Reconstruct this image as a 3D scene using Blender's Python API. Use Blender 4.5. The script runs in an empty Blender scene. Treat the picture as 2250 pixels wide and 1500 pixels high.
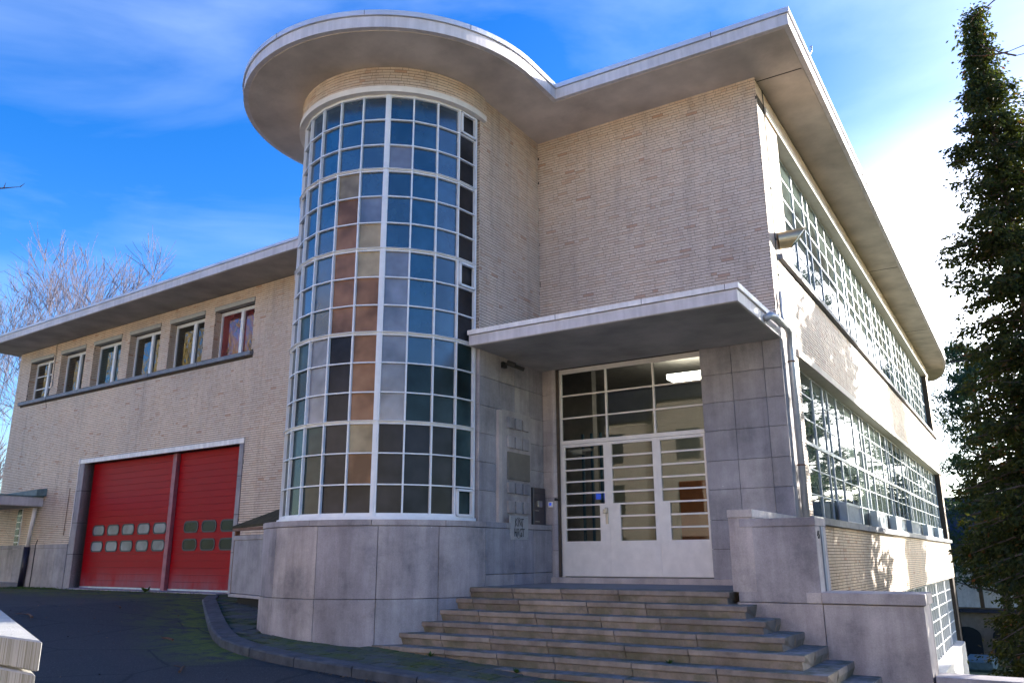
import bpy, math, random
from mathutils import Matrix, Vector, Quaternion
R = math.radians
rnd = random.Random(7)
sc = bpy.context.scene
col = sc.collection

# ------------------------------------------------------------------ camera, sky, sun, exposure
# the eye is the origin; +Y runs into the entrance facade, +X along it, Z up
PIT, ROLL, YAW = .2609, -.00424, .5597
cp, sp, cr, sr = math.cos(PIT), math.sin(PIT), math.cos(ROLL), math.sin(ROLL)
Fv = Vector((0, cp, sp)); Uv = Vector((0, -sp, cp)); Rv = Vector((1, 0, 0))
right = cr*Rv + sr*Uv; up = -sr*Rv + cr*Uv
Q = Matrix.Rotation(YAW, 3, 'Z')
M3 = Q @ Matrix((right, up, -Fv)).transposed()
cd = bpy.data.cameras.new('camera'); cam = bpy.data.objects.new('camera', cd); col.objects.link(cam)
cam.matrix_world = M3.to_4x4()
cd.sensor_width = 36; cd.lens = 1773/2250*36; cd.clip_start = .05; cd.clip_end = 3000
sc.camera = cam

SUN_AZ, SUN_EL = R(31), R(16.4)          # azimuth from +Y towards +X
sdir = Vector((math.sin(SUN_AZ)*math.cos(SUN_EL), math.cos(SUN_AZ)*math.cos(SUN_EL), math.sin(SUN_EL)))
world = bpy.data.worlds.new('World'); sc.world = world; world.use_nodes = True
wn, wl = world.node_tree.nodes, world.node_tree.links
wn.clear()
w_out = wn.new('ShaderNodeOutputWorld'); w_bg = wn.new('ShaderNodeBackground')
w_bg.inputs['Strength'].default_value = .15
sky = wn.new('ShaderNodeTexSky'); sky.sky_type = 'NISHITA'; sky.sun_disc = False
sky.sun_elevation = SUN_EL; sky.sun_rotation = SUN_AZ; sky.air_density = 1.0; sky.dust_density = .6; sky.ozone_density = 3.0
hs = wn.new('ShaderNodeHueSaturation'); hs.inputs['Saturation'].default_value = 1.38; hs.inputs['Value'].default_value = .78; hs.inputs['Hue'].default_value = .517
wl.new(sky.outputs[0], hs.inputs['Color'])
tc = wn.new('ShaderNodeTexCoord')
mp = wn.new('ShaderNodeMapping'); mp.inputs['Scale'].default_value = (1.3, 1.3, 3.2); mp.inputs['Rotation'].default_value = (.25, .1, .5)
wl.new(tc.outputs['Generated'], mp.inputs['Vector'])
nz = wn.new('ShaderNodeTexNoise'); nz.inputs['Scale'].default_value = 1.5; nz.inputs['Detail'].default_value = 7; nz.inputs['Roughness'].default_value = .55; nz.inputs['Distortion'].default_value = .5
wl.new(mp.outputs[0], nz.inputs['Vector'])
cr1 = wn.new('ShaderNodeValToRGB'); cr1.color_ramp.elements[0].position = .46; cr1.color_ramp.elements[1].position = .85
cr1.color_ramp.elements[0].color = (0, 0, 0, 1); cr1.color_ramp.elements[1].color = (1, 1, 1, 1)
wl.new(nz.outputs['Fac'], cr1.inputs['Fac'])
mu = wn.new('ShaderNodeMath'); mu.operation = 'MULTIPLY'; mu.inputs[1].default_value = .17
wl.new(cr1.outputs['Color'], mu.inputs[0])
mx = wn.new('ShaderNodeMixRGB'); mx.inputs['Color2'].default_value = (5.2, 6.0, 6.8, 1)
wl.new(mu.outputs[0], mx.inputs['Fac']); wl.new(hs.outputs[0], mx.inputs['Color1'])
# thin bright haze around the sun
dt = wn.new('ShaderNodeVectorMath'); dt.operation = 'DOT_PRODUCT'; dt.inputs[1].default_value = sdir
nv = wn.new('ShaderNodeVectorMath'); nv.operation = 'NORMALIZE'
wl.new(tc.outputs['Generated'], nv.inputs[0]); wl.new(nv.outputs[0], dt.inputs[0])
mr = wn.new('ShaderNodeMapRange'); mr.interpolation_type = 'SMOOTHSTEP'
mr.inputs['From Min'].default_value = .72; mr.inputs['From Max'].default_value = 1.0
mr.inputs['To Min'].default_value = 0; mr.inputs['To Max'].default_value = 1
wl.new(dt.outputs['Value'], mr.inputs['Value'])
mx2 = wn.new('ShaderNodeMixRGB'); mx2.blend_type = 'ADD'; mx2.inputs['Color2'].default_value = (26, 25, 23, 1)
sxz = wn.new('ShaderNodeSeparateXYZ'); wl.new(nv.outputs[0], sxz.inputs[0])
mh = wn.new('ShaderNodeMapRange'); mh.interpolation_type = 'SMOOTHSTEP'; mh.inputs['From Min'].default_value = .24; mh.inputs['From Max'].default_value = .48; mh.inputs['To Min'].default_value = .9; mh.inputs['To Max'].default_value = .06
wl.new(sxz.outputs['Z'], mh.inputs['Value'])
mm = wn.new('ShaderNodeMath'); mm.operation = 'MULTIPLY'; wl.new(mr.outputs[0], mm.inputs[0]); wl.new(mh.outputs[0], mm.inputs[1])
wl.new(mm.outputs[0], mx2.inputs['Fac']); wl.new(mx.outputs[0], mx2.inputs['Color1'])
wl.new(mx2.outputs[0], w_bg.inputs['Color']); wl.new(w_bg.outputs[0], w_out.inputs['Surface'])

sl = bpy.data.lights.new('sun', 'SUN'); sl.energy = 5.0; sl.angle = R(.55); sl.color = (1, .93, .82)
so = bpy.data.objects.new('sun', sl); col.objects.link(so); so.rotation_euler = sdir.to_track_quat('Z', 'Y').to_euler(); so.location = (30, 30, 30)
sc.view_settings.view_transform = 'Standard'; sc.view_settings.look = 'None'
sc.view_settings.gamma = 1; sc.view_settings.use_curve_mapping = False
sc.view_settings.exposure = 1.68

# ------------------------------------------------------------------ materials
MAT = {}
def nodes(name):
    m = bpy.data.materials.new(name); m.use_nodes = True; MAT[name] = m
    return m, m.node_tree.nodes, m.node_tree.links, m.node_tree.nodes['Principled BSDF']
def N(nt, t, **kw):
    n = nt.new(t)
    for k, v in kw.items():
        if k in n.inputs: n.inputs[k].default_value = v
        else: setattr(n, k, v)
    return n
def ramp(nt, lk, src, stops):
    r = nt.new('ShaderNodeValToRGB'); e = r.color_ramp.elements
    while len(e) < len(stops): e.new(.5)
    for i, (p, c) in enumerate(stops): e[i].position = p; e[i].color = (*c, 1) if len(c) == 3 else c
    lk.new(src, r.inputs['Fac']); return r.outputs['Color']
def mixc(nt, lk, fac, a, b, mode='MIX'):
    m = nt.new('ShaderNodeMixRGB'); m.blend_type = mode
    for i, v in (('Fac', fac), ('Color1', a), ('Color2', b)):
        if isinstance(v, (int, float)): m.inputs[i].default_value = v
        elif isinstance(v, tuple): m.inputs[i].default_value = (*v, 1)
        else: lk.new(v, m.inputs[i])
    return m.outputs[0]
def mmath(nt, lk, op, a, b=None):
    m = nt.new('ShaderNodeMath'); m.operation = op
    for i, v in ((0, a), (1, b)):
        if v is None: continue
        if isinstance(v, (int, float)): m.inputs[i].default_value = v
        else: lk.new(v, m.inputs[i])
    return m.outputs[0]
def wpos(nt, lk, scale=(1, 1, 1)):
    g = nt.new('ShaderNodeNewGeometry'); m = nt.new('ShaderNodeMapping'); m.inputs['Scale'].default_value = scale
    lk.new(g.outputs['Position'], m.inputs['Vector']); return m.outputs[0]
def noise(nt, lk, vec, scale, detail=4, rough=.55):
    n = N(nt, 'ShaderNodeTexNoise', Scale=scale, Detail=detail, Roughness=rough); lk.new(vec, n.inputs['Vector']); return n.outputs['Fac']
def bump(nt, lk, b, h, strength, dist=.01):
    n = N(nt, 'ShaderNodeBump', Strength=strength, Distance=dist); lk.new(h, n.inputs['Height']); lk.new(n.outputs[0], b.inputs['Normal'])
def plain(name, c, rough=.6, metal=0, var=.12, bstr=.1, scale=6, streak=0, randobj=0):
    m, nt, lk, b = nodes(name)
    v = wpos(nt, lk); n1 = noise(nt, lk, v, scale)
    colr = mixc(nt, lk, 1.0, c, ramp(nt, lk, n1, [(.3, (1-var*2,)*3), (.7, (1+var*.6,)*3)]), 'MULTIPLY')
    if streak:
        n2 = noise(nt, lk, wpos(nt, lk, (5, 5, .55)), 2.2, 5, .6)
        colr = mixc(nt, lk, 1.0, colr, ramp(nt, lk, n2, [(.35, (1-streak,)*3), (.62, (1.05, 1.05, 1.05))]), 'MULTIPLY')
    if randobj:
        oi = nt.new('ShaderNodeObjectInfo')
        colr = mixc(nt, lk, 1.0, colr, ramp(nt, lk, oi.outputs['Random'], [(0, (1-randobj,)*3), (1, (1+randobj*.4,)*3)]), 'MULTIPLY')
    lk.new(colr, b.inputs['Base Color']); b.inputs['Roughness'].default_value = rough; b.inputs['Metallic'].default_value = metal
    if bstr: bump(nt, lk, b, noise(nt, lk, v, scale*12, 3), bstr)
    return m

def mat_brick():
    m, nt, lk, b = nodes('brick')
    at = nt.new('ShaderNodeAttribute'); at.attribute_name = 'tint'
    oi = nt.new('ShaderNodeObjectInfo')
    fr = mmath(nt, lk, 'FRACT', mmath(nt, lk, 'ADD', at.outputs['Fac'], oi.outputs['Random']))
    c = ramp(nt, lk, fr, [(0, (.68, .53, .405)), (.25, (.72, .575, .455)), (.5, (.75, .61, .49)), (.8, (.71, .56, .44)), (.975, (.68, .50, .37)), (.996, (.58, .36, .25))])
    n1 = noise(nt, lk, wpos(nt, lk, (1, 1, .6)), .55, 6, .62)
    c = mixc(nt, lk, 1.0, c, ramp(nt, lk, n1, [(.3, (.76, .77, .80)), (.5, (.95, .95, .95)), (.68, (1.1, 1.07, 1.02))]), 'MULTIPLY')
    n4 = noise(nt, lk, wpos(nt, lk, (1, 1, 1.6)), 1.3, 5, .7)
    c = mixc(nt, lk, ramp(nt, lk, n4, [(.60, (0, 0, 0)), (.74, (.45, .45, .45))]), c, (.60, .36, .25))
    n5 = noise(nt, lk, wpos(nt, lk, (3.5, 3.5, .22)), 1.6, 5, .6)
    c = mixc(nt, lk, 1.0, c, ramp(nt, lk, n5, [(.32, (.84, .84, .85)), (.5, (1, 1, 1))]), 'MULTIPLY')
    n2 = noise(nt, lk, wpos(nt, lk), 40, 4)
    c = mixc(nt, lk, 1.0, c, ramp(nt, lk, n2, [(.3, (.9, .9, .9)), (.7, (1.05, 1.05, 1.05))]), 'MULTIPLY')
    lk.new(c, b.inputs['Base Color']); b.inputs['Roughness'].default_value = .55
    bump(nt, lk, b, n2, .25, .004)
mat_brick()
plain('mortar', (.085, .066, .052), .95, bstr=.3, scale=8)

def mat_stone(name, c, dark=.28):
    m, nt, lk, b = nodes(name)
    v = wpos(nt, lk)
    oi = nt.new('ShaderNodeObjectInfo')
    n1 = noise(nt, lk, v, 1.5, 7, .7); n2 = noise(nt, lk, wpos(nt, lk, (2.4, 2.4, .3)), 1.7, 6, .65); n3 = noise(nt, lk, v, 70, 3, .6)
    cc = mixc(nt, lk, 1.0, c, ramp(nt, lk, n1, [(.33, (1-dark*1.25, 1-dark*1.2, 1-dark*1.05)), (.48, (.93, .93, .95)), (.62, (1.12, 1.12, 1.16)), (.75, (1.28, 1.27, 1.28))]), 'MULTIPLY')
    cc = mixc(nt, lk, 1.0, cc, ramp(nt, lk, n2, [(.36, (1-dark*.8, 1-dark*.84, 1-dark*.8)), (.62, (1.04, 1.04, 1.04))]), 'MULTIPLY')
    cc = mixc(nt, lk, 1.0, cc, ramp(nt, lk, n3, [(.3, (.87, .87, .87)), (.7, (1.08, 1.08, 1.08))]), 'MULTIPLY')
    cc = mixc(nt, lk, 1.0, cc, ramp(nt, lk, oi.outputs['Random'], [(0, (.80, .82, .89)), (.5, (.98, .98, .98)), (1, (1.14, 1.10, 1.05))]), 'MULTIPLY')
    # pale lime spots
    vo = N(nt, 'ShaderNodeTexVoronoi', Scale=5.5, Randomness=1.0); lk.new(v, vo.inputs['Vector'])
    sp_ = mmath(nt, lk, 'MULTIPLY', ramp(nt, lk, vo.outputs['Distance'], [(.035, (1, 1, 1)), (.06, (0, 0, 0))]), ramp(nt, lk, noise(nt, lk, v, 3, 2), [(.6, (0, 0, 0)), (.63, (1, 1, 1))]))
    cc = mixc(nt, lk, sp_, cc, (.62, .62, .62))
    lk.new(cc, b.inputs['Base Color']); b.inputs['Roughness'].default_value = .72
    bump(nt, lk, b, mixc(nt, lk, .5, n3, noise(nt, lk, v, 14, 5)), .18, .006)
mat_stone('bluestone', (.38, .355, .35))
mat_stone('concrete', (.43, .38, .36), .34)
mat_stone('pale_stone', (.48, .43, .40), .2)

def mat_step():
    m, nt, lk, b = nodes('step_stone')
    v = wpos(nt, lk); oi = nt.new('ShaderNodeObjectInfo')
    n1 = noise(nt, lk, v, 2.4, 6, .65); n2 = noise(nt, lk, wpos(nt, lk, (3, 3, 1.5)), 2.0, 6, .7)
    c = mixc(nt, lk, 1.0, (.27, .225, .19), ramp(nt, lk, n1, [(.3, (.55, .52, .5)), (.52, (.95, .95, .95)), (.7, (1.25, 1.25, 1.28))]), 'MULTIPLY')
    c = mixc(nt, lk, 1.0, c, ramp(nt, lk, n2, [(.35, (.86, .84, .82)), (.6, (1.04, 1.04, 1.04))]), 'MULTIPLY')
    c = mixc(nt, lk, 1.0, c, ramp(nt, lk, oi.outputs['Random'], [(0, (.82, .8, .8)), (1, (1.15, 1.12, 1.08))]), 'MULTIPLY')
    ge = nt.new('ShaderNodeNewGeometry'); sx = nt.new('ShaderNodeSeparateXYZ'); lk.new(ge.outputs['Normal'], sx.inputs[0])
    upf = ramp(nt, lk, sx.outputs['Z'], [(.7, (0, 0, 0)), (.9, (1, 1, 1))])
    c = mixc(nt, lk, upf, c, mixc(nt, lk, noise(nt, lk, v, 5, 4), (.17, .165, .165), (.30, .29, .29)))
    at = nt.new('ShaderNodeAttribute'); at.attribute_name = 'moss'
    mf = mmath(nt, lk, 'MULTIPLY', at.outputs['Fac'], ramp(nt, lk, noise(nt, lk, v, 4.5, 6, .7), [(.42, (0, 0, 0)), (.6, (1, 1, 1))]))
    c = mixc(nt, lk, mf, c, mixc(nt, lk, noise(nt, lk, v, 30, 3), (.03, .035, .012), (.10, .115, .03)))
    lk.new(c, b.inputs['Base Color']); b.inputs['Roughness'].default_value = .8
    bump(nt, lk, b, noise(nt, lk, v, 45, 5, .65), .35, .008)
mat_step()

plain('white_paint', (.84, .80, .78), .42, var=.07, bstr=.04, streak=.1)
plain('cream_paint', (.80, .75, .70), .45, var=.05, bstr=.03)
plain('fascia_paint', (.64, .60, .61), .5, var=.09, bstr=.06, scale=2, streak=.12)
plain('coping_zinc', (.60, .62, .70), .35, .2, var=.08, bstr=.03, scale=2)
plain('soffit_render', (.62, .55, .49), .95, var=.16, bstr=.5, scale=1.3, streak=0)
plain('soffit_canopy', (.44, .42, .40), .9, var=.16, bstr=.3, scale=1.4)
plain('lintel_paint', (.66, .60, .52), .6, var=.06, bstr=.1)
plain('grey_lintel', (.42, .41, .38), .7, var=.08, bstr=.15)
plain('steel_blue_frame', (.42, .50, .56), .4, .1, var=.08, bstr=.03)
plain('white_frame', (.78, .80, .83), .35, var=.04, bstr=.02)
plain('sill_bluestone', (.20, .225, .27), .6, var=.12, bstr=.15)
plain('red_post', (.34, .11, .14), .5, var=.15, bstr=.05, streak=.2)
plain('gasket', (.015, .012, .03), .45, var=0, bstr=0)
plain('zinc_pipe', (.50, .53, .57), .4, .4, var=.08, bstr=.03, streak=.1)
plain('brushed_steel', (.36, .35, .33), .32, .9, var=.05, bstr=.03)
plain('plaque', (.38, .39, .40), .45, .3, var=.05, bstr=.05)
plain('bronze_box', (.11, .10, .11), .3, .6, var=.1, bstr=.02)
plain('black_plastic', (.02, .02, .02), .4, var=0, bstr=0)
plain('cable', (.03, .03, .03), .6, var=0, bstr=0)
plain('rust', (.22, .12, .08), .8, var=.2, bstr=.2)
plain('mossy_metal', (.06, .05, .018), .95, var=.3, bstr=.8, scale=5)
plain('green_zinc', (.16, .24, .26), .6, var=.15, bstr=.1)
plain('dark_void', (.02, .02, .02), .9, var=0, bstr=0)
plain('lobby_wall', (.27, .28, .245), .6, var=.05, bstr=.1)
plain('lobby_dark', (.33, .30, .27), .7, var=.1, bstr=0)
plain('wood_door', (.27, .085, .03), .5, var=.12, bstr=.05)
plain('blue_steel', (.05, .12, .17), .4, .2, var=.05, bstr=0)
plain('roof_felt', (.08, .08, .08), .9, var=.1, bstr=.2)
plain('slate', (.035, .04, .07), .6, var=.25, bstr=.3, scale=4)
plain('far_brick', (.33, .25, .19), .85, var=.15, bstr=.2, scale=5)
plain('twig_bark', (.12, .06, .035), .9, var=.2, bstr=.2)
plain('bark', (.13, .10, .085), .9, var=.25, bstr=.6, scale=9)
plain('winter_bark', (.12, .10, .13), .85, var=.2, bstr=.2, scale=5)
plain('olive_bark', (.34, .26, .10), .85, var=.25, bstr=.2, scale=3)

def mat_red():
    m, nt, lk, b = nodes('red_door')
    v = wpos(nt, lk)
    g = nt.new('ShaderNodeNewGeometry'); sx = nt.new('ShaderNodeSeparateXYZ'); lk.new(g.outputs['Position'], sx.inputs[0])
    hgt = N(nt, 'ShaderNodeMapRange', interpolation_type='SMOOTHSTEP'); hgt.inputs['From Min'].default_value = -.15; hgt.inputs['From Max'].default_value = -.78
    lk.new(sx.outputs['Z'], hgt.inputs['Value'])
    n1 = noise(nt, lk, wpos(nt, lk, (1, 1, .4)), 1.5, 5, .65)
    dirt = mmath(nt, lk, 'MULTIPLY', hgt.outputs[0], ramp(nt, lk, n1, [(.34, (.1, .1, .1)), (.62, (1, 1, 1))]))
    c = mixc(nt, lk, noise(nt, lk, v, .7, 3), (.27, .0015, .006), (.36, .002, .008))
    c = mixc(nt, lk, dirt, c, (.25, .10, .12))
    lk.new(c, b.inputs['Base Color']); b.inputs['Roughness'].default_value = .5; b.inputs['Specular IOR Level'].default_value = .15
    bump(nt, lk, b, noise(nt, lk, v, 60, 2), .06, .003)
mat_red()

def mat_glass(name, base, rough, ior=1.6, wav=.0, wscale=9, var=.16, tint=(1, 1, 1), coat=0):
    m, nt, lk, b = nodes(name)
    v = wpos(nt, lk); oi = nt.new('ShaderNodeObjectInfo')
    c = mixc(nt, lk, 1.0, base, ramp(nt, lk, oi.outputs['Random'], [(0, (1-var,)*3), (1, (1+var,)*3)]), 'MULTIPLY')
    c = mixc(nt, lk, 1.0, c, ramp(nt, lk, noise(nt, lk, v, 1.7, 3), [(.32, (.55,)*3), (.66, (1.45,)*3)]), 'MULTIPLY')
    lk.new(c, b.inputs['Base Color']); b.inputs['Roughness'].default_value = rough; b.inputs['IOR'].default_value = ior
    b.inputs['Specular Tint'].default_value = (*tint, 1)
    if wav: bump(nt, lk, b, noise(nt, lk, v, wscale, 4, .5), wav, .004)
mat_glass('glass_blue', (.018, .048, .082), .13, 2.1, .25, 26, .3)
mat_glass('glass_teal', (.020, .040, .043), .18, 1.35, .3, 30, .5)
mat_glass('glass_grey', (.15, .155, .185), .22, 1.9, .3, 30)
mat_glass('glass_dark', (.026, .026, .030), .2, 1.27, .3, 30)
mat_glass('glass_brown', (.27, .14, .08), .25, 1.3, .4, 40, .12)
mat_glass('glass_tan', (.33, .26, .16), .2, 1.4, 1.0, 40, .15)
mat_glass('glass_side', (.10, .13, .12), .02, 2.4, .02, 2.5)
mat_glass('glass_clear_dark', (.018, .016, .010), .01, 1.9, .05, 2)
mat_glass('glass_curtain_red', (.13, .022, .022), .01, 1.9, .05, 2)
mat_glass('glass_curtain_green', (.010, .03, .03), .01, 1.9, .05, 2)
mat_glass('glass_pale', (.17, .17, .19), .3, 1.4, .1, 5)
mat_glass('glass_smoke', (.006, .012, .018), .12, 1.18, .1, 5)
def mat_clear():
    m, nt, lk, b = nodes('clear_glass')
    nt.remove(b); out = nt['Material Output']
    fr = N(nt, 'ShaderNodeFresnel', IOR=1.5); tr = nt.new('ShaderNodeBsdfTransparent'); tr.inputs[0].default_value = (.86, .88, .86, 1)
    gl = N(nt, 'ShaderNodeBsdfGlossy', Roughness=.01); ms = nt.new('ShaderNodeMixShader')
    lk.new(mmath(nt, lk, 'MULTIPLY', fr.outputs[0], .5), ms.inputs[0]); lk.new(tr.outputs[0], ms.inputs[1]); lk.new(gl.outputs[0], ms.inputs[2]); lk.new(ms.outputs[0], out.inputs[0])
mat_clear()
def mat_emit(name, c, s):
    m, nt, lk, b = nodes(name); b.inputs['Emission Color'].default_value = (*c, 1); b.inputs['Emission Strength'].default_value = s; b.inputs['Base Color'].default_value = (*c, 1)
mat_emit('lamp_glow', (1, .97, .86), 6.0)
mat_emit('screen_blue', (.02, .05, .35), .5)

def mat_asphalt():
    m, nt, lk, b = nodes('asphalt')
    v = wpos(nt, lk); n1 = noise(nt, lk, v, 1.1, 5, .6); n3 = noise(nt, lk, v, 55, 4, .8)
    c = mixc(nt, lk, n1, (.019, .0175, .018), (.040, .037, .038))
    c = mixc(nt, lk, ramp(nt, lk, n3, [(.54, (0, 0, 0)), (.68, (.8, .8, .8))]), c, (.15, .145, .14))
    at = nt.new('ShaderNodeAttribute'); at.attribute_name = 'moss'
    mf = mmath(nt, lk, 'MULTIPLY', at.outputs['Fac'], ramp(nt, lk, noise(nt, lk, v, 3.2, 7, .72), [(.42, (0, 0, 0)), (.52, (1, 1, 1))]))
    mc = mixc(nt, lk, noise(nt, lk, v, 9, 5), (.03, .05, .004), (.15, .19, .01))
    c = mixc(nt, lk, mf, c, mc)
    at2 = nt.new('ShaderNodeAttribute'); at2.attribute_name = 'litter'
    lf = mmath(nt, lk, 'MULTIPLY', at2.outputs['Fac'], ramp(nt, lk, noise(nt, lk, v, 7, 6, .75), [(.42, (0, 0, 0)), (.52, (1, 1, 1))]))
    c = mixc(nt, lk, lf, c, mixc(nt, lk, noise(nt, lk, v, 25, 4), (.035, .02, .012), (.19, .12, .07)))
    vc = N(nt, 'ShaderNodeTexVoronoi', Scale=.55); vc.feature = 'DISTANCE_TO_EDGE'
    dn = N(nt, 'ShaderNodeTexNoise', Scale=2.5, Detail=5); lk.new(v, dn.inputs['Vector'])
    lk.new(mixc(nt, lk, .12, v, dn.outputs['Color'], 'ADD'), vc.inputs['Vector'])
    c = mixc(nt, lk, ramp(nt, lk, vc.outputs['Distance'], [(.004, (.8, .8, .8)), (.014, (0, 0, 0))]), c, (.008, .008, .008))
    lk.new(c, b.inputs['Base Color']); b.inputs['Roughness'].default_value = .82
    bump(nt, lk, b, mixc(nt, lk, .5, n3, noise(nt, lk, v, 25, 5)), .7, .012)
mat_asphalt()
def mat_moss(name, a, bcol, scale=9):
    m, nt, lk, b = nodes(name)
    v = wpos(nt, lk); c = mixc(nt, lk, noise(nt, lk, v, scale, 6, .7), a, bcol)
    lk.new(c, b.inputs['Base Color']); b.inputs['Roughness'].default_value = .95
    bump(nt, lk, b, noise(nt, lk, v, 60, 4, .7), 1.0, .02)
mat_moss('moss_joint', (.02, .028, .008), (.11, .125, .02))
def mat_paver():
    m, nt, lk, b = nodes('paver')
    v = wpos(nt, lk); oi = nt.new('ShaderNodeObjectInfo')
    c = mixc(nt, lk, noise(nt, lk, v, 14, 5), (.055, .057, .055), (.12, .12, .12))
    c = mixc(nt, lk, 1.0, c, ramp(nt, lk, oi.outputs['Random'], [(0, (.7, .7, .7)), (1, (1.2, 1.2, 1.2))]), 'MULTIPLY')
    mf = ramp(nt, lk, noise(nt, lk, v, 1.3, 6, .75), [(.43, (0, 0, 0)), (.62, (.85, .85, .85))])
    c = mixc(nt, lk, mf, c, mixc(nt, lk, noise(nt, lk, v, 22, 4), (.03, .045, .006), (.14, .17, .014)))
    lk.new(c, b.inputs['Base Color']); b.inputs['Roughness'].default_value = .9
    bump(nt, lk, b, noise(nt, lk, v, 50, 5, .7), .7, .01)
mat_paver()
plain('kerb_stone', (.105, .108, .115), .8, var=.25, bstr=.5, scale=6, randobj=.2)
plain('grass_far', (.22, .21, .07), .95, var=.3, bstr=.5, scale=3)
plain('earth', (.07, .06, .035), .95, var=.3, bstr=.5, scale=3)
def mat_ribbed():
    m, nt, lk, b = nodes('ribbed_stone')
    tcn = nt.new('ShaderNodeTexCoord'); mp_ = nt.new('ShaderNodeMapping'); mp_.inputs['Scale'].default_value = (60, 60, .6); lk.new(tcn.outputs['Object'], mp_.inputs['Vector'])
    n0 = noise(nt, lk, mp_.outputs[0], 1.0, 3, .6)
    v = wpos(nt, lk)
    g = nt.new('ShaderNodeNewGeometry'); sx = nt.new('ShaderNodeSeparateXYZ'); lk.new(g.outputs['Normal'], sx.inputs[0])
    side = ramp(nt, lk, sx.outputs['Z'], [(.4, (1, 1, 1)), (.7, (0, 0, 0))])
    c = mixc(nt, lk, noise(nt, lk, v, 5, 5), (.36, .35, .31), (.55, .54, .52))
    c = mixc(nt, lk, mmath(nt, lk, 'MULTIPLY', side, ramp(nt, lk, n0, [(.38, (.8, .8, .8)), (.56, (0, 0, 0))])), c, (.20, .19, .13))
    lk.new(c, b.inputs['Base Color']); b.inputs['Roughness'].default_value = .85
    bump(nt, lk, b, n0, .9, .012)
mat_ribbed()
def mat_leaf(name, stops, rough=.5, trans=0.0):
    m, nt, lk, b = nodes(name)
    at = nt.new('ShaderNodeAttribute'); at.attribute_name = 'tint'
    lk.new(ramp(nt, lk, at.outputs['Fac'], stops), b.inputs['Base Color']); b.inputs['Roughness'].default_value = rough
    b.inputs['Specular IOR Level'].default_value = .3
    if trans:
        tl = nt.new('ShaderNodeBsdfTranslucent'); ms = nt.new('ShaderNodeMixShader'); ms.inputs[0].default_value = trans
        lk.new(mixc(nt, lk, 1.0, ramp(nt, lk, at.outputs['Fac'], stops), (1.7, 1.6, .8), 'MULTIPLY'), tl.inputs['Color'])
        lk.new(b.outputs[0], ms.inputs[1]); lk.new(tl.outputs[0], ms.inputs[2]); lk.new(ms.outputs[0], nt['Material Output'].inputs[0])
mat_leaf('yew_leaf', [(0, (.014, .024, .010)), (.45, (.034, .052, .014)), (.8, (.075, .085, .020)), (.93, (.12, .075, .025)), (1, (.16, .06, .02))], .6, .4)
mat_leaf('pine_leaf', [(0, (.018, .040, .026)), (.6, (.045, .085, .045)), (1, (.10, .12, .05))], .6, .3)
mat_leaf('laurel_leaf', [(0, (.03, .12, .015)), (.6, (.07, .26, .02)), (1, (.16, .38, .04))], .3, .45)
mat_leaf('dead_leaf', [(0, (.05, .025, .012)), (.6, (.12, .065, .03)), (1, (.25, .17, .09))], .8)
mat_leaf('weed_leaf', [(0, (.03, .06, .01)), (1, (.09, .16, .03))], .6)

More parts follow.
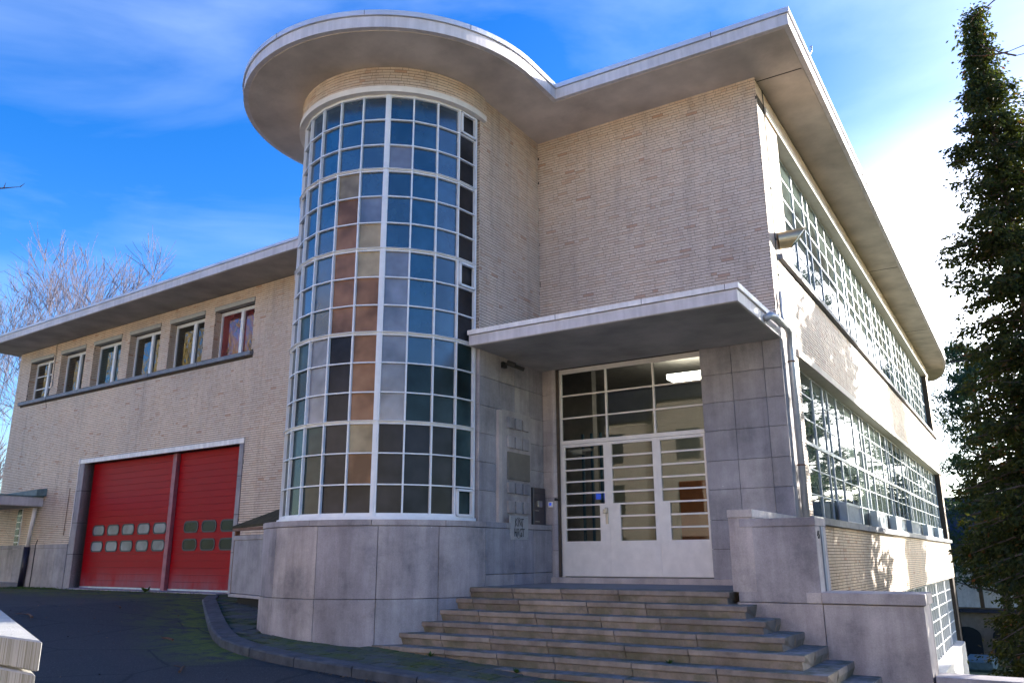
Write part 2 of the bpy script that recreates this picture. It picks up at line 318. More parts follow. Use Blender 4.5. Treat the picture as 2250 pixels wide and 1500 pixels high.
# ------------------------------------------------------------------ mesh helpers
class MB:
    def __init__(s): s.v = []; s.f = []; s.m = []; s.t = []
    def add(s, vs, fs, mi=0, tint=None):
        o = len(s.v); s.v += [tuple(q) for q in vs]
        for f in fs: s.f.append(tuple(i+o for i in f)); s.m.append(mi); s.t.append(tint if tint is not None else 0)
    def hexa(s, p, mi=0, tint=None):     # p: 4 bottom (ccw), 4 top
        s.add(p, [(3, 2, 1, 0), (4, 5, 6, 7), (0, 1, 5, 4), (1, 2, 6, 5), (2, 3, 7, 6), (3, 0, 4, 7)], mi, tint)
    def box(s, x0, x1, y0, y1, z0, z1, mi=0, fr=None):
        p = [(x0, y0, z0), (x1, y0, z0), (x1, y1, z0), (x0, y1, z0), (x0, y0, z1), (x1, y0, z1), (x1, y1, z1), (x0, y1, z1)]
        if fr: p = [fr(*q) for q in p]
        s.hexa(p, mi)
    def prism(s, poly, z0, z1, mi=0, top=True, bot=True):
        n = len(poly); zz0 = z0 if callable(z0) else (lambda x, y: z0); zz1 = z1 if callable(z1) else (lambda x, y: z1)
        vs = [(x, y, zz0(x, y)) for x, y in poly]+[(x, y, zz1(x, y)) for x, y in poly]
        fs = [(i, (i+1) % n, n+(i+1) % n, n+i) for i in range(n)]
        if bot: fs.append(tuple(range(n-1, -1, -1)))
        if top: fs.append(tuple(range(n, 2*n)))
        s.add(vs, fs, mi)
    def tube(s, pts, rad, n=8, mi=0, cap=True):
        pts = [Vector(p) for p in pts]; rad = rad if isinstance(rad, (list, tuple)) else [rad]*len(pts)
        o = len(s.v); a = None
        for i, p in enumerate(pts):
            d = (pts[min(i+1, len(pts)-1)]-pts[max(i-1, 0)]).normalized()
            if a is None: a = d.cross(Vector((0, 0, 1)) if abs(d.z) < .9 else Vector((1, 0, 0))).normalized()
            a = (a-d*a.dot(d)).normalized(); b = d.cross(a)
            for k in range(n):
                q = p+(a*math.cos(2*math.pi*k/n)+b*math.sin(2*math.pi*k/n))*rad[i]; s.v.append(tuple(q))
        for i in range(len(pts)-1):
            for k in range(n):
                s.f.append((o+i*n+k, o+i*n+(k+1) % n, o+(i+1)*n+(k+1) % n, o+(i+1)*n+k)); s.m.append(mi); s.t.append(0)
        if cap:
            s.f.append(tuple(o+k for k in range(n-1, -1, -1))); s.m.append(mi); s.t.append(0)
            e = o+(len(pts)-1)*n; s.f.append(tuple(e+k for k in range(n))); s.m.append(mi); s.t.append(0)
    def mesh(s, name, mats, smooth=False, tint=False):
        me = bpy.data.meshes.new(name); me.from_pydata(s.v, [], s.f)
        for m in (mats if isinstance(mats, (list, tuple)) else [mats]): me.materials.append(MAT[m])
        if any(s.m): me.polygons.foreach_set('material_index', s.m)
        if tint:
            a = me.attributes.new('tint', 'FLOAT', 'FACE'); a.data.foreach_set('value', s.t)
        if smooth: me.polygons.foreach_set('use_smooth', [True]*len(s.f))
        me.update(); return me
    def build(s, name, mats, parent=None, **kw):
        bv = kw.pop('bevel', 0); lab = kw.pop('tag', None)
        o = link(name, s.mesh(name, mats, **kw), parent)
        if bv: bevel(o, bv)
        if lab: tag(o, *lab)
        return o
def bevel(o, w):
    b = o.modifiers.new('bevel', 'BEVEL'); b.width = w; b.segments = 1; b.limit_method = 'ANGLE'; b.angle_limit = R(40)
def link(name, me, parent=None):
    o = bpy.data.objects.new(name, me); col.objects.link(o)
    if parent: attach(o, parent)
    return o
def base_of(p):
    return Vector(p['_base']) if '_base' in p else Vector((0, 0, 0))
def attach(o, parent):
    o.parent = parent
    if parent.type == 'EMPTY': o.matrix_parent_inverse = Matrix.Translation(-parent.location)
def tag(o, label=None, cat=None, group=None, kind=None):
    if label: o['label'] = label
    if cat: o['category'] = cat
    if group: o['group'] = group
    if kind: o['kind'] = kind
    return o
def thing(name, loc, label, cat, group=None):
    o = bpy.data.objects.new(name, None); col.objects.link(o); o.location = loc; o.empty_display_size = .3
    return tag(o, label, cat, group)

def offset_poly(poly, d):           # ccw polygon, d>0 grows outwards
    n = len(poly); out = []
    for i in range(n):
        p0, p1, p2 = Vector(poly[i-1]), Vector(poly[i]), Vector(poly[(i+1) % n])
        e1 = (p1-p0).normalized(); e2 = (p2-p1).normalized()
        n1 = Vector((e1.y, -e1.x)); n2 = Vector((e2.y, -e2.x)); b = (n1+n2)
        k = d/max(.3, (1+n1.dot(n2))); out.append((p1.x+b.x*k, p1.y+b.y*k))
    return out

# frames: (u, off, z) -> world ; off > 0 is out of the wall towards the open air
XR, XS = -7.5, -3.05       # return wall plane, side wall plane
YF = 13.0                  # front wall plane
def FF(u, off, z): return (u, YF-off, z)
def FS(u, off, z): return (XS+off, u, z)
def FR_(u, off, z): return (XR+off, u, z)
WA = R(-2.836)
P0 = Vector((-15.08, 13.0, 0)); WD = Vector((math.cos(WA), math.sin(WA), 0)); WN = Vector((math.sin(WA), -math.cos(WA), 0))
def FW(u, off, z): q = P0+WD*u+WN*off; return (q.x, q.y, z)
CX, CY = -9.31, 10.83
def gp(x, y=0): return -1.2-.06*(min(max(x, -15.2), 2)+8.2)
def ga(x, y=0):
    t = min(max((x+15.5)/4.5, 0), 1); return gp(x)-.015-.095*t*t*(3-2*t)

# ------------------------------------------------------------------ setting: ground
mb = MB()
mb.add([(-400, -300, -5.0), (400, -300, -5.0), (400, 700, -5.0), (-400, 700, -5.0)], [(0, 1, 2, 3)])
tag(mb.build('ground', 'grass_far'), kind='structure')
KERB = [(-15.3, 11.95), (-14.6, 11.3), (-12.65, 9.89), (-11.4, 9.0), (-10.6, 8.45), (-9.95, 8.07), (-9.3, 7.84), (-8.6, 7.72), (-8.0, 7.69), (-7.2, 7.72), (-6.3, 7.77), (-5.0, 7.82), (-2.0, 7.9), (1.0, 7.95), (4.0, 8.0), (9.0, 8.1)]
def dist_kerb(x, y):
    best = 9
    for a, b in zip(KERB[:-1], KERB[1:]):
        ax, ay = a; bx, by = b; t = ((x-ax)*(bx-ax)+(y-ay)*(by-ay))/((bx-ax)**2+(by-ay)**2); t = min(1, max(0, t))
        best = min(best, math.hypot(x-ax-(bx-ax)*t, y-ay-(by-ay)*t))
    return best
def sheet(x0, x1, y0, y1, nx, ny, zf, mossf=None):
    vs = []; fs = []; ms = []
    for j in range(ny+1):
        for i in range(nx+1):
            x = x0+(x1-x0)*i/nx; y = y0+(y1-y0)*j/ny; vs.append((x, y, zf(x, y))); ms.append(mossf(x, y) if mossf else 0)
    for j in range(ny):
        for i in range(nx):
            a = j*(nx+1)+i; fs.append((a, a+1, a+nx+2, a+nx+1))
    return vs, fs, ms
def wing_off(x, y):
    q = Vector((x, y, 0))-P0; return q.dot(WN), q.dot(WD)
def moss_drive(x, y):
    o, u = wing_off(x, y)
    m = 0
    if u < -8.2: m = max(m, 1.35-abs(o-1.1)/1.2)
    else: m = max(m, 1.15-abs(o-1.4)/1.5)
    dk = dist_kerb(x, y)
    if x < -9.0: m = max(m, 1.2-dk/1.0)
    m = max(m, 1.0-math.hypot((x+12.2)/1.6, (y-9.3)/1.1))
    m = max(m, .9-math.hypot((x+6.2)/1.8, (y-4.2)/.35))
    return max(0, min(1, m))
vs, fs, ms = sheet(-34, 12, -2, 13.9, 300, 110, ga, moss_drive)
me = bpy.data.meshes.new('driveway'); me.from_pydata(vs, [], fs); me.materials.append(MAT['asphalt'])
a = me.attributes.new('moss', 'FLOAT', 'POINT'); a.data.foreach_set('value', ms)
def litter(x, y):
    o, u = wing_off(x, y)
    return max(0, min(1, 1.3-abs(o-3.3-.3*math.sin(u*1.3))/1.4)) if u < -6.6 else 0
a = me.attributes.new('litter', 'FLOAT', 'POINT'); a.data.foreach_set('value', [litter(p[0], p[1]) for p in vs])
tag(link('driveway', me), kind='structure')
mb = MB(); vs, fs, ms = sheet(-60, 40, -60, -2, 20, 12, lambda x, y: ga(x)); mb.add(vs, fs); tag(mb.build('road', 'asphalt'), kind='structure')
# bank of earth that carries the forecourt above the sunken yard
mb = MB(); mb.prism([(-1.2, 10.66), (14, 10.9), (14, 7), (-1.2, 7)][::-1], -5, lambda x, y: ga(x)-.03, 0); mb.prism([(-60, 13.95), (-28.5, 13.95), (-28.5, 60), (-60, 60)][::-1], -5, -.95)
tag(mb.build('embankment', 'earth'), kind='structure')

# pavement and kerb
pav = thing('pavement', (-8, 8.5, -1.3), None, None); tag(pav, kind='structure')
KIN = [(x, y) for x, y in KERB]
mb = MB(); vs = []
for x, y in KERB:
    vs.append((x, y+.03, gp(x)-.02)); 
    for yy in (.33, .66, 1): vs.append((x, y+(12.7-y if x < -3.4 else 10.64-y)*yy, gp(x)-.02))
fs = []
for i in range(len(KERB)-1):
    for k in range(3): fs.append((i*4+k, (i+1)*4+k, (i+1)*4+k+1, i*4+k+1))
mb.add(vs, fs); mb.build('joint_bed', 'moss_joint', pav)
def inside_pave(x, y):
    # above kerb line, outside plinth, in front of steps
    ky = None
    for a, b in zip(KERB[:-1], KERB[1:]):
        if a[0] <= x <= b[0]: ky = a[1]+(b[1]-a[1])*(x-a[0])/(b[0]-a[0]); break
    if ky is None or y < ky+.36 and x < -8.5 and dist_kerb(x, y) < .36: return False
    if y < ky+.32: return False
    if math.hypot(x-CX, y-CY) < 2.05: return False
    if x > -8.4 and y > 9.12 and gp(x) > -1.335 and x > -8.2: return False
    if x > -7.3 and y > 9.1: return False
    if x > -5.6 and y > 8.86 and x < -1.4: return False
    if y > 12.0: return False
    return True
S = .29; pv = MB(); pv.box(-S/2+.012, S/2-.012, -S/2+.012, S/2-.012, -.05, .0)
pme = pv.mesh('paver', 'paver'); cnt = 0
cells = []
for j in range(40):
    for i in range(-60, 40):
        x = -6+i*S+(j % 2)*S/2; y = 7.9+j*S*.99
        if inside_pave(x, y): cells.append((math.hypot(x, y), x, y))
cells.sort()
for k, (dd, x, y) in enumerate(cells[:290]):
    o = link('paver', pme, pav); o.location = (x, y, gp(x)+rnd.uniform(-.006, .004)); o.rotation_euler = (rnd.uniform(-.012, .012), -math.atan(-.06)+rnd.uniform(-.012, .012), rnd.uniform(-.01, .01))
ker = thing('kerb', (-8, 7.7, -1.3), None, None); tag(ker, kind='structure')
def pt_at(s):
    acc = 0
    for a, b in zip(KERB[:-1], KERB[1:]):
        L = math.hypot(b[0]-a[0], b[1]-a[1])
        if acc+L >= s or b == KERB[-1]:
            t = (s-acc)/L; return (a[0]+(b[0]-a[0])*t, a[1]+(b[1]-a[1])*t), ((b[0]-a[0])/L, (b[1]-a[1])/L)
        acc += L
TOT = sum(math.hypot(b[0]-a[0], b[1]-a[1]) for a, b in zip(KERB[:-1], KERB[1:]))
s = 0; n = 0
while s < TOT-1 and n < 40:
    L = .95; mb = MB(); nseg = 4; prof = []
    w_ = .26
    rows = []
    for k in range(nseg+1):
        (x, y), (dx, dy) = pt_at(s+.008+(L-.016)*k/nseg)
        nx_, ny_ = -dy, dx
        z = gp(x)+.012
        rows.append([(x, y, z-.25), (x, y, z-.02), (x+nx_*.02, y+ny_*.02, z), (x+nx_*w_, y+ny_*w_, z+.004), (x+nx_*w_, y+ny_*w_, z-.25)])
    vs = [p for r_ in rows for p in r_]; fs = []
    for k in range(nseg):
        for q in range(4): fs.append((k*5+q, (k+1)*5+q, (k+1)*5+q+1, k*5+q+1))
    fs += [(0, 1, 2, 3, 4)[::1], tuple(nseg*5+q for q in (4, 3, 2, 1, 0))]
    mb.add(vs, fs); mb.build('kerb_stone', 'kerb_stone', ker); s += L; n += 1

# ------------------------------------------------------------------ THE BUILDING
B = thing('fire_station', (-7, 13, -1.0), 'cream brick corner building with round glazed stair tower and red garage doors', 'building')
BR = MB()                              # all bricks but the 300 largest
front_bricks = []
CRS, BH = .0535, .0425
def brick_rows(fr, u0, u1, z0, z1, holes=(), sink=None, top_course_z=None, curve=None, seed=0):
    rr = random.Random(seed); z = z0; row = 0
    while z+BH <= z1+.004:
        u = u0-rr.uniform(0, .2) if row else u0-.1
        while u < u1:
            L = .205 if rr.random() < .66 else .098
            a, b_ = max(u, u0), min(u+L, u1); u += L+.005
            if b_-a < .02: continue
            segs = [(a, b_)]
            for (h0, h1, hz0, hz1) in holes:
                if z+BH > hz0+.004 and z < hz1-.004:
                    ns = []
                    for (p, q) in segs:
                        if q <= h0 or p >= h1: ns.append((p, q))
                        else:
                            if p < h0: ns.append((p, h0))
                            if q > h1: ns.append((h1, q))
                    segs = ns
            for (p, q) in segs:
                if q-p < .02: continue
                o = rr.uniform(.005, .010); t = rr.random()
                P = [fr(p, 0, z), fr(q, 0, z), fr(q, 0, z+BH), fr(p, 0, z+BH), fr(p, o, z), fr(q, o+rr.uniform(-.001, .001), z), fr(q, o, z+BH), fr(p, o, z+BH)]
                F = [(4, 5, 6, 7), (0, 1, 5, 4), (1, 2, 6, 5), (2, 3, 7, 6), (3, 0, 4, 7)]
                if sink is not None: sink.append((P, F, t, (p, q, z, o)))
                else: BR.add(P, F, 0, t)
        z += CRS; row += 1
def wall_cells(mb, fr, u0, u1, z0, z1, holes, th, mi=0):
    us = sorted({u0, u1, *[max(u0, min(u1, h[i])) for h in holes for i in (0, 1)]}); zs = sorted({z0, z1, *[max(z0, min(z1, h[i])) for h in holes for i in (2, 3)]})
    for a, b in zip(us[:-1], us[1:]):
        for c, d in zip(zs[:-1], zs[1:]):
            mu_, mz = (a+b)/2, (c+d)/2
            if any(h[0] < mu_ < h[1] and h[2] < mz < h[3] for h in holes): continue
            mb.box(a, b, -th, 0, c, d, mi, fr)

# --- front wall above the canopy
mb = MB(); wall_cells(mb, FF, XR-.4, XS-.001, 3.4, 8.2, [], .3)
front_wall = mb.build('front_wall', 'mortar', B)
sink = []
brick_rows(FF, XR+.003, XS+.008, 3.66, 8.195, sink=sink, seed=3)
def camd(it):
    P = it[0][4]; return math.hypot(P[0], P[1])**2+P[2]**2
sink.sort(key=camd)
bme = {}
for (P, F, t, (p, q, z, o)) in sink[:300]:
    key = (round(q-p, 3))
    if key not in bme:
        m_ = MB(); L = q-p; m_.add([(0, 0, 0), (L, 0, 0), (L, 0, BH), (0, 0, BH), (0, -.008, 0), (L, -.008, 0), (L, -.008, BH), (0, -.008, BH)], F, 0, 0); bme[key] = m_.mesh('brick', 'brick', tint=True)
    ob = link('brick', bme[key], front_wall); ob.location = (p, YF-o+.008, z)
for (P, F, t, _) in sink[300:]: BR.add(P, F, 0, t)

# --- return wall beside the tower (faces +X)
mb = MB(); wall_cells(mb, FR_, 10.90, YF-.001, -1.3, 8.2, [], .35); mb.build('return_wall', 'mortar', B)
brick_rows(FR_, 10.90, YF-.003, 3.66, 8.195, seed=4)
mb = MB(); wall_cells(mb, FR_, 10.82, 10.899, 7.70, 8.2, [], .3); mb.build('return_head', 'mortar', B); brick_rows(FR_, 10.82, 10.9, 7.81, 8.19, seed=14)
# pier face beside the glazing
brick_rows(lambda u, o, z: (u, 10.90-o, z), XR-.15, XR+.008, 3.42, 7.70, seed=5)
# --- side wall
WB = [(14.29, 39.4, 5.02, 7.70), (14.29, 39.4, .62, 3.36), (24, 38.9, -3.4, -.90)]
mb = MB(); wall_cells(mb, FS, YF+.001, 40.0, -4.9, 8.2, WB, .32)
side_wall = mb.build('side_wall', 'mortar', B)
HS = [(13.0, 39.9, 7.69, 7.86), (14.2, 39.9, 3.35, 3.50), (13.9, 39.9, .50, .62), (14.0, 39.9, 4.90, 5.03)]
brick_rows(FS, YF+.004, 40.0, -.88, 8.195, holes=WB+HS+[(13.0, 13.45, 7.69, 7.7)], seed=6)
brick_rows(lambda u, o, z: (XS-.2, u, z), 0, 0, 0, 0)
# core that closes the block behind the glazing
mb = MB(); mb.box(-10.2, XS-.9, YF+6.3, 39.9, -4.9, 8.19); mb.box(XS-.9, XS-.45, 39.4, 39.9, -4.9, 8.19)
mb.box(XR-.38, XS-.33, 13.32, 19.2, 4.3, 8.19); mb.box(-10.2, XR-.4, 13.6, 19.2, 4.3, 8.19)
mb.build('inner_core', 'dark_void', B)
mb = MB(); wall_cells(mb, lambda u, o, z: (u, 40.0+o, z), -10.2, XS, -4.9, 8.2, [], .3); mb.build('back_wall', 'mortar', B)

# --- wing wall
wins = [(-12.27, -10.78), (-10.30, -8.82), (-8.35, -6.83), (-6.38, -4.84), (-4.38, -2.80), (-2.36, -.74)]
WH = [(a, b, 4.97, 6.29) for a, b in wins]
DH = [(-7.98, -.86, -1.1, 2.68)]
mb = MB(); wall_cells(mb, FW, -13.07, 5.3, -1.2, 6.69, WH+DH, .30)
wing_wall = mb.build('wing_wall', 'mortar', B)
mb = MB(); mb.box(-13.05, 5.2, -8, -.9, -1.2, 6.68, 0, FW); mb.box(-12.9, 5.0, -.9, -.5, 4.0, 6.68, 0, FW); mb.box(-8.5, -.5, -1.2, -.9, -1.2, 3, 0, FW); mb.build('wing_core', 'dark_void', B)
mb = MB(); wall_cells(mb, lambda u, o, z: FW(-13.07-o, -u, z), .3, 8, -1.2, 6.69, [], .3); mb.build('wing_end_wall', 'mortar', B)
lint = [(a, b, 6.28, 6.39) for a, b in wins]
brick_rows(FW, -13.07, 4.2, .42, 6.68, holes=WH+lint+DH+[(-12.62, -.66, 4.84, 4.98), (-8.30, -.70, -1.2, 2.82), (-8.3, 4.2, -1, .42)], seed=8)
for a, b in wins:    # brick reveals at the left jamb of every window
    brick_rows(lambda u, o, z, a=a: FW(a+o, -u, z), .004, .24, 4.99, 6.27, seed=int(a*10))
brick_rows(lambda u, o, z: FW(-13.07-o, -u, z), .3, 8, .42, 6.68, seed=9)

# --- tower drum: brick band above the glazing, lintel ring, plinth
def arc(r, a0, a1, n): return [(CX+r*math.cos(R(a0+(a1-a0)*i/n)), CY+r*math.sin(R(a0+(a1-a0)*i/n))) for i in range(n+1)]
def ring(mb, r0, r1, z0, z1, a0=-232, a1=5.0, n=60, mi=0):
    A = arc(r0, a0, a1, n); Bq = arc(r1, a0, a1, n)
    for i in range(n):
        p = [(*A[i], z0), (*Bq[i], z0), (*Bq[i+1], z0), (*A[i+1], z0), (*A[i], z1), (*Bq[i], z1), (*Bq[i+1], z1), (*A[i+1], z1)]
        mb.hexa(p, mi)
mb = MB(); ring(mb, 1.5, 1.86, 7.80, 8.2); mb.build('tower_drum', 'mortar', B, smooth=False)
def FT(u, off, z):
    a = -232*math.pi/180+u/1.86; return (CX+(1.86+off)*math.cos(a), CY+(1.86+off)*math.sin(a), z)
brick_rows(FT, 0, R(237)*1.86, 7.825, 8.19, seed=11)
mb = MB(); ring(mb, 1.62, 1.90, 7.70, 7.805, n=72); mb.build('lintel_ring', 'cream_paint', B)
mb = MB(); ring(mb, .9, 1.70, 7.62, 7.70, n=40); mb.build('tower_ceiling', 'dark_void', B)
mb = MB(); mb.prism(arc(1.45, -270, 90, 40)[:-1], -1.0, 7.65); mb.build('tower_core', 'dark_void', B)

# stair window: facets
T0, DT, RG = -112.8, 14.03, 1.78
ZB, ZT = .60, 7.70
RH = (ZT-ZB)/15
frame = MB()
ring(frame, 1.66, 1.83, .545, .60, n=17, a0=T0-8*DT, a1=T0+8*DT+.6)
stair_win = frame.build('stair_window', 'white_frame', B)
def fpt(k, r=RG): a = R(T0+k*DT); return Vector((CX+r*math.cos(a), CY+r*math.sin(a), 0))
def bar(name, a, b, z0, z1, depth, parent, mat, proud=0.0):
    # box between two plan points; depth inwards, proud outwards
    d = (b-a).normalized(); n_ = Vector((d.y, -d.x, 0)); m_ = MB()
    p = [a+n_*proud, b+n_*proud, b-n_*depth, a-n_*depth]
    m_.hexa([(q.x, q.y, z0) for q in p]+[(q.x, q.y, z1) for q in p]); return m_.build(name, mat, parent)
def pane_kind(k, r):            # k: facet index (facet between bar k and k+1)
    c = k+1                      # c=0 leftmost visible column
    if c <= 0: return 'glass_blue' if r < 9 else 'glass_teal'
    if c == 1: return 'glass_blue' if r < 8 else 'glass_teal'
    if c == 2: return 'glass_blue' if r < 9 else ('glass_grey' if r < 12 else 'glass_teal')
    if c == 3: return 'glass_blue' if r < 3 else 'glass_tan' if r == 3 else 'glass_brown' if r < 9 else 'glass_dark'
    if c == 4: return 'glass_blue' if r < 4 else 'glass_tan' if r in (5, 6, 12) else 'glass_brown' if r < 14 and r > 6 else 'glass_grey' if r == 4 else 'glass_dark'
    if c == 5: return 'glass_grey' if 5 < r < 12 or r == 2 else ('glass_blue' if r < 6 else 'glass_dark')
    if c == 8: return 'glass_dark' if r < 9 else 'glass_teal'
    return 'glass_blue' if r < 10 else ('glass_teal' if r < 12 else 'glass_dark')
hid = MB()
for k in range(-8, 8):
    a, b = fpt(k), fpt(k+1); mid = (a+b)/2; d = (b-a).normalized(); W_ = (b-a).length
    ang = math.atan2(d.y, d.x)
    for r in range(15):
        z0 = ZT-(r+1)*RH; z1 = ZT-r*RH
        if k < -3:
            n_ = Vector((d.y, -d.x, 0)); p = [a-n_*.03, b-n_*.03, b-n_*.045, a-n_*.045]
            hid.hexa([(q.x, q.y, z0) for q in p]+[(q.x, q.y, z1) for q in p]); continue
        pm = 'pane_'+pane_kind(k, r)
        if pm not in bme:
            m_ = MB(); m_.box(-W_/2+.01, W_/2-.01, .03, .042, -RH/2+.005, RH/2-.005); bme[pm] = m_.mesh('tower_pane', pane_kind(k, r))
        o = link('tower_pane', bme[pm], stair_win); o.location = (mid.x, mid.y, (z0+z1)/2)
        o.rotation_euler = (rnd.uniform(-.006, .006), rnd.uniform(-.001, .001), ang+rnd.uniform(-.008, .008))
tag(hid.build('rear_panes', 'glass_blue', stair_win), kind='stuff')
hidb = MB()
for k in range(-8, 9):
    a = fpt(k); t = Vector((-(a.y-CY), a.x-CX, 0)).normalized(); wd = .045 if k == 4 else (.024 if k == 8 else .012)
    n_ = (a-Vector((CX, CY, 0))).normalized()
    m_ = MB(); p = [a-t*wd+n_*.018, a+t*wd+n_*.018, a+t*wd-n_*.05, a-t*wd-n_*.05]
    (m_ if k >= -3 else hidb).hexa([(q.x, q.y, ZB) for q in p]+[(q.x, q.y, ZT) for q in p])
    if k == 4:
        p = [a-t*.012+n_*.03, a+t*.012+n_*.03, a+t*.012, a-t*.012]; m_.hexa([(q.x, q.y, ZB) for q in p]+[(q.x, q.y, ZT) for q in p])
    if k >= -3: m_.build('mullion', 'white_frame', stair_win)
for k in range(-8, 8):
    a, b = fpt(k), fpt(k+1)
    for r in range(16):
        z = ZT-r*RH; big = r % 3 == 0
        h = .03 if big else .0095
        if k < -3:
            continue
        d = (b-a).normalized(); n_ = Vector((d.y, -d.x, 0)); m_ = MB()
        if big and 0 < r < 15:
            for (za, zb_, pr) in ((z-.026, z-.007, .012), (z+.005, z+.020, .02), (z-.007, z+.005, -.005)):
                p = [a+n_*pr, b+n_*pr, b-n_*.05, a-n_*.05]; m_.hexa([(q.x, q.y, za) for q in p]+[(q.x, q.y, zb_) for q in p])
            p = [a+n_*.045, b+n_*.045, b-n_*.05, a-n_*.05]; m_.hexa([(q.x, q.y, z+.020) for q in p]+[(q.x, q.y, z+.027) for q in p])
            m_.build('transom', 'white_frame', stair_win)
        else:
            z0, z1 = (z-h, z+h) if 0 < r < 15 else ((z-.04, z) if r == 0 else (z, z+.05))
            p = [a+n_*.014, b+n_*.014, b-n_*.04, a-n_*.04]; m_.hexa([(q.x, q.y, z0) for q in p]+[(q.x, q.y, z1) for q in p]); m_.build('glazing_bar', 'white_frame', stair_win)
tag(hidb.build('rear_bars', 'white_frame', stair_win), kind='stuff')
# opening lights in the last column
for r in (0, 6, 14):
    a, b = fpt(7), fpt(8); d = (b-a).normalized(); n_ = Vector((d.y, -d.x, 0)); z1 = ZT-r*RH-.03; z0 = z1-RH+.05; a2, b2 = a+d*.025, b-d*.03
    m_ = MB()
    for (pa, pb, za, zb_) in ((a2, b2, z1-.035, z1), (a2, b2, z0, z0+.035), (a2, a2+d*.035, z0, z1), (b2-d*.035, b2, z0, z1)):
        p = [pa+n_*.05, pb+n_*.05, pb-n_*.01, pa-n_*.01]; m_.hexa([(q.x, q.y, za) for q in p]+[(q.x, q.y, zb_) for q in p])
    m_.build('opening_light', 'white_frame', stair_win)

# plinth of big concrete slabs round the tower and along the return
RP = 2.02
def FP(u, off, z):      # u along the plinth: arc length from the left, then straight towards +Y
    s1 = R(150)*RP      # arc from -150deg to 0
    if u < s1: a = R(-150)+u/RP; return (CX+(RP+off)*math.cos(a), CY+(RP+off)*math.sin(a), z)
    return (CX+RP+off, CY+(u-s1), z)
def U(deg): return R(deg+150)*RP
def slab(name, u0, u1, z0, z1, parent, mat, th=.12, gap=.004, out=0):
    m_ = MB(); n = max(1, int((u1-u0)/.18)); u0 += gap; u1 -= gap
    rows = []
    z0f = z0 if callable(z0) else (lambda x: z0+gap)
    for i in range(n+1):
        u = u0+(u1-u0)*i/n; q = FP(u, 0, 0)
        rows.append([FP(u, -th, z0f(q[0])), FP(u, out, z0f(q[0])), FP(u, out, z1-gap), FP(u, -th, z1-gap)])
    vs = [p for r_ in rows for p in r_]; fs = []
    for i in range(n):
        for k in range(4): fs.append((i*4+k, (i+1)*4+k, (i+1)*4+(k+1) % 4, i*4+(k+1) % 4))
    fs += [(0, 1, 2, 3), tuple(n*4+k for k in (3, 2, 1, 0))]
    m_.add(vs, fs); o = m_.build(name, mat, parent); bevel(o, .004); return o
mb = MB(); mb.prism(arc(1.93, -150, 0, 36)+[(CX+1.93, 12.98), (CX-1.6, 12.6)], -1.6, .44); plinth = mb.build('tower_plinth', 'mortar', B)
br = [-150, -129, -106.2, -79.6, -53.1, -27.0, 0]
gb = lambda x: gp(x)-.1
for i in range(6):
    slab('stone_slab', U(br[i]), U(br[i+1]), -.575, .455, plinth, 'concrete')
    slab('stone_slab', U(br[i]), U(br[i+1]), gb, -.575, plinth, 'concrete' if i < 4 else 'bluestone')
s1 = U(0)
for a, b in ((s1, s1+.85), (s1+.85, s1+1.15+.34), (s1+1.49, s1+2.17)):
    slab('stone_slab', a, b, -.26, .455, plinth, 'bluestone'); slab('stone_slab', a, b, -.60, -.26, plinth, 'bluestone')
for a, b in ((-150, -120), (-120, -84), (-84, -56), (-56, -24), (-24, 0)): slab('coping_stone', U(a), U(b), .455, .548, plinth, 'concrete', th=.35, out=.012)
for a, b in ((s1, s1+.6), (s1+.6, s1+1.2), (s1+1.2, s1+2.17)): slab('coping_stone', a, b, .455, .548, plinth, 'bluestone', th=.35, out=.008)

# stone cladding on the return wall under the canopy
zj = [.55, 1.05, 1.51, 1.98, 2.45, 2.94, 3.42]
uj = [10.90, 11.49, 12.0, 12.5, 12.995]
clad = MB(); clad.box(10.92, 12.99, 0, .012, .55, 3.41, 0, FR_); clad = clad.build('return_cladding', 'mortar', B)
def flat_slab(fr, u0, u1, z0, z1, off0, off1, parent, mat, name='stone_slab', g=.003):
    m_ = MB(); m_.box(u0+g, u1-g, off0, off1, z0+g, z1-g, 0, fr); o = m_.build(name, mat, parent); bevel(o, .003); return o
for zi in range(6):
    for ui in range(4):
        if ui in (1, 2) and zi < 4: 
            if ui == 1: continue
            if zi < 4: continue
        flat_slab(FR_, uj[ui], uj[ui+1], zj[zi], zj[zi+1], .0, .035, clad, 'bluestone')
flat_slab(lambda u, o, z: (u, 10.90-o, z), XR-.15, XR+.036, .55, 3.42, 0, .02, clad, 'pale_stone')
for z in zj[1:-1]: flat_slab(lambda u, o, z: (u, 10.90-o, z), XR-.15, XR+.037, z-.004, z+.004, .018, .0215, clad, 'dark_void', 'joint')
# relief panel with raised squares and a narrow light fin on its left edge
rp = MB(); rp.box(11.50, 12.47, 0, .075, .55, 2.46, 0, FR_); rp = rp.build('relief_panel', 'bluestone', B, bevel=.004)
m_ = MB(); m_.box(11.40, 11.505, 0, .085, .55, 2.43, 0, FR_); m_.build('stone_fin', 'pale_stone', rp)
for (z0, z1) in ((2.16, 2.35), (1.82, 2.02), (1.05, 1.23), (.72, .92)):
    for (a, b) in ((11.67, 11.86), (11.91, 12.11), (12.16, 12.36)):
        m_ = MB(); m_.box(a, b, .06, .115, z0, z1, 0, FR_); m_.build('raised_square', 'bluestone', rp, bevel=.004)

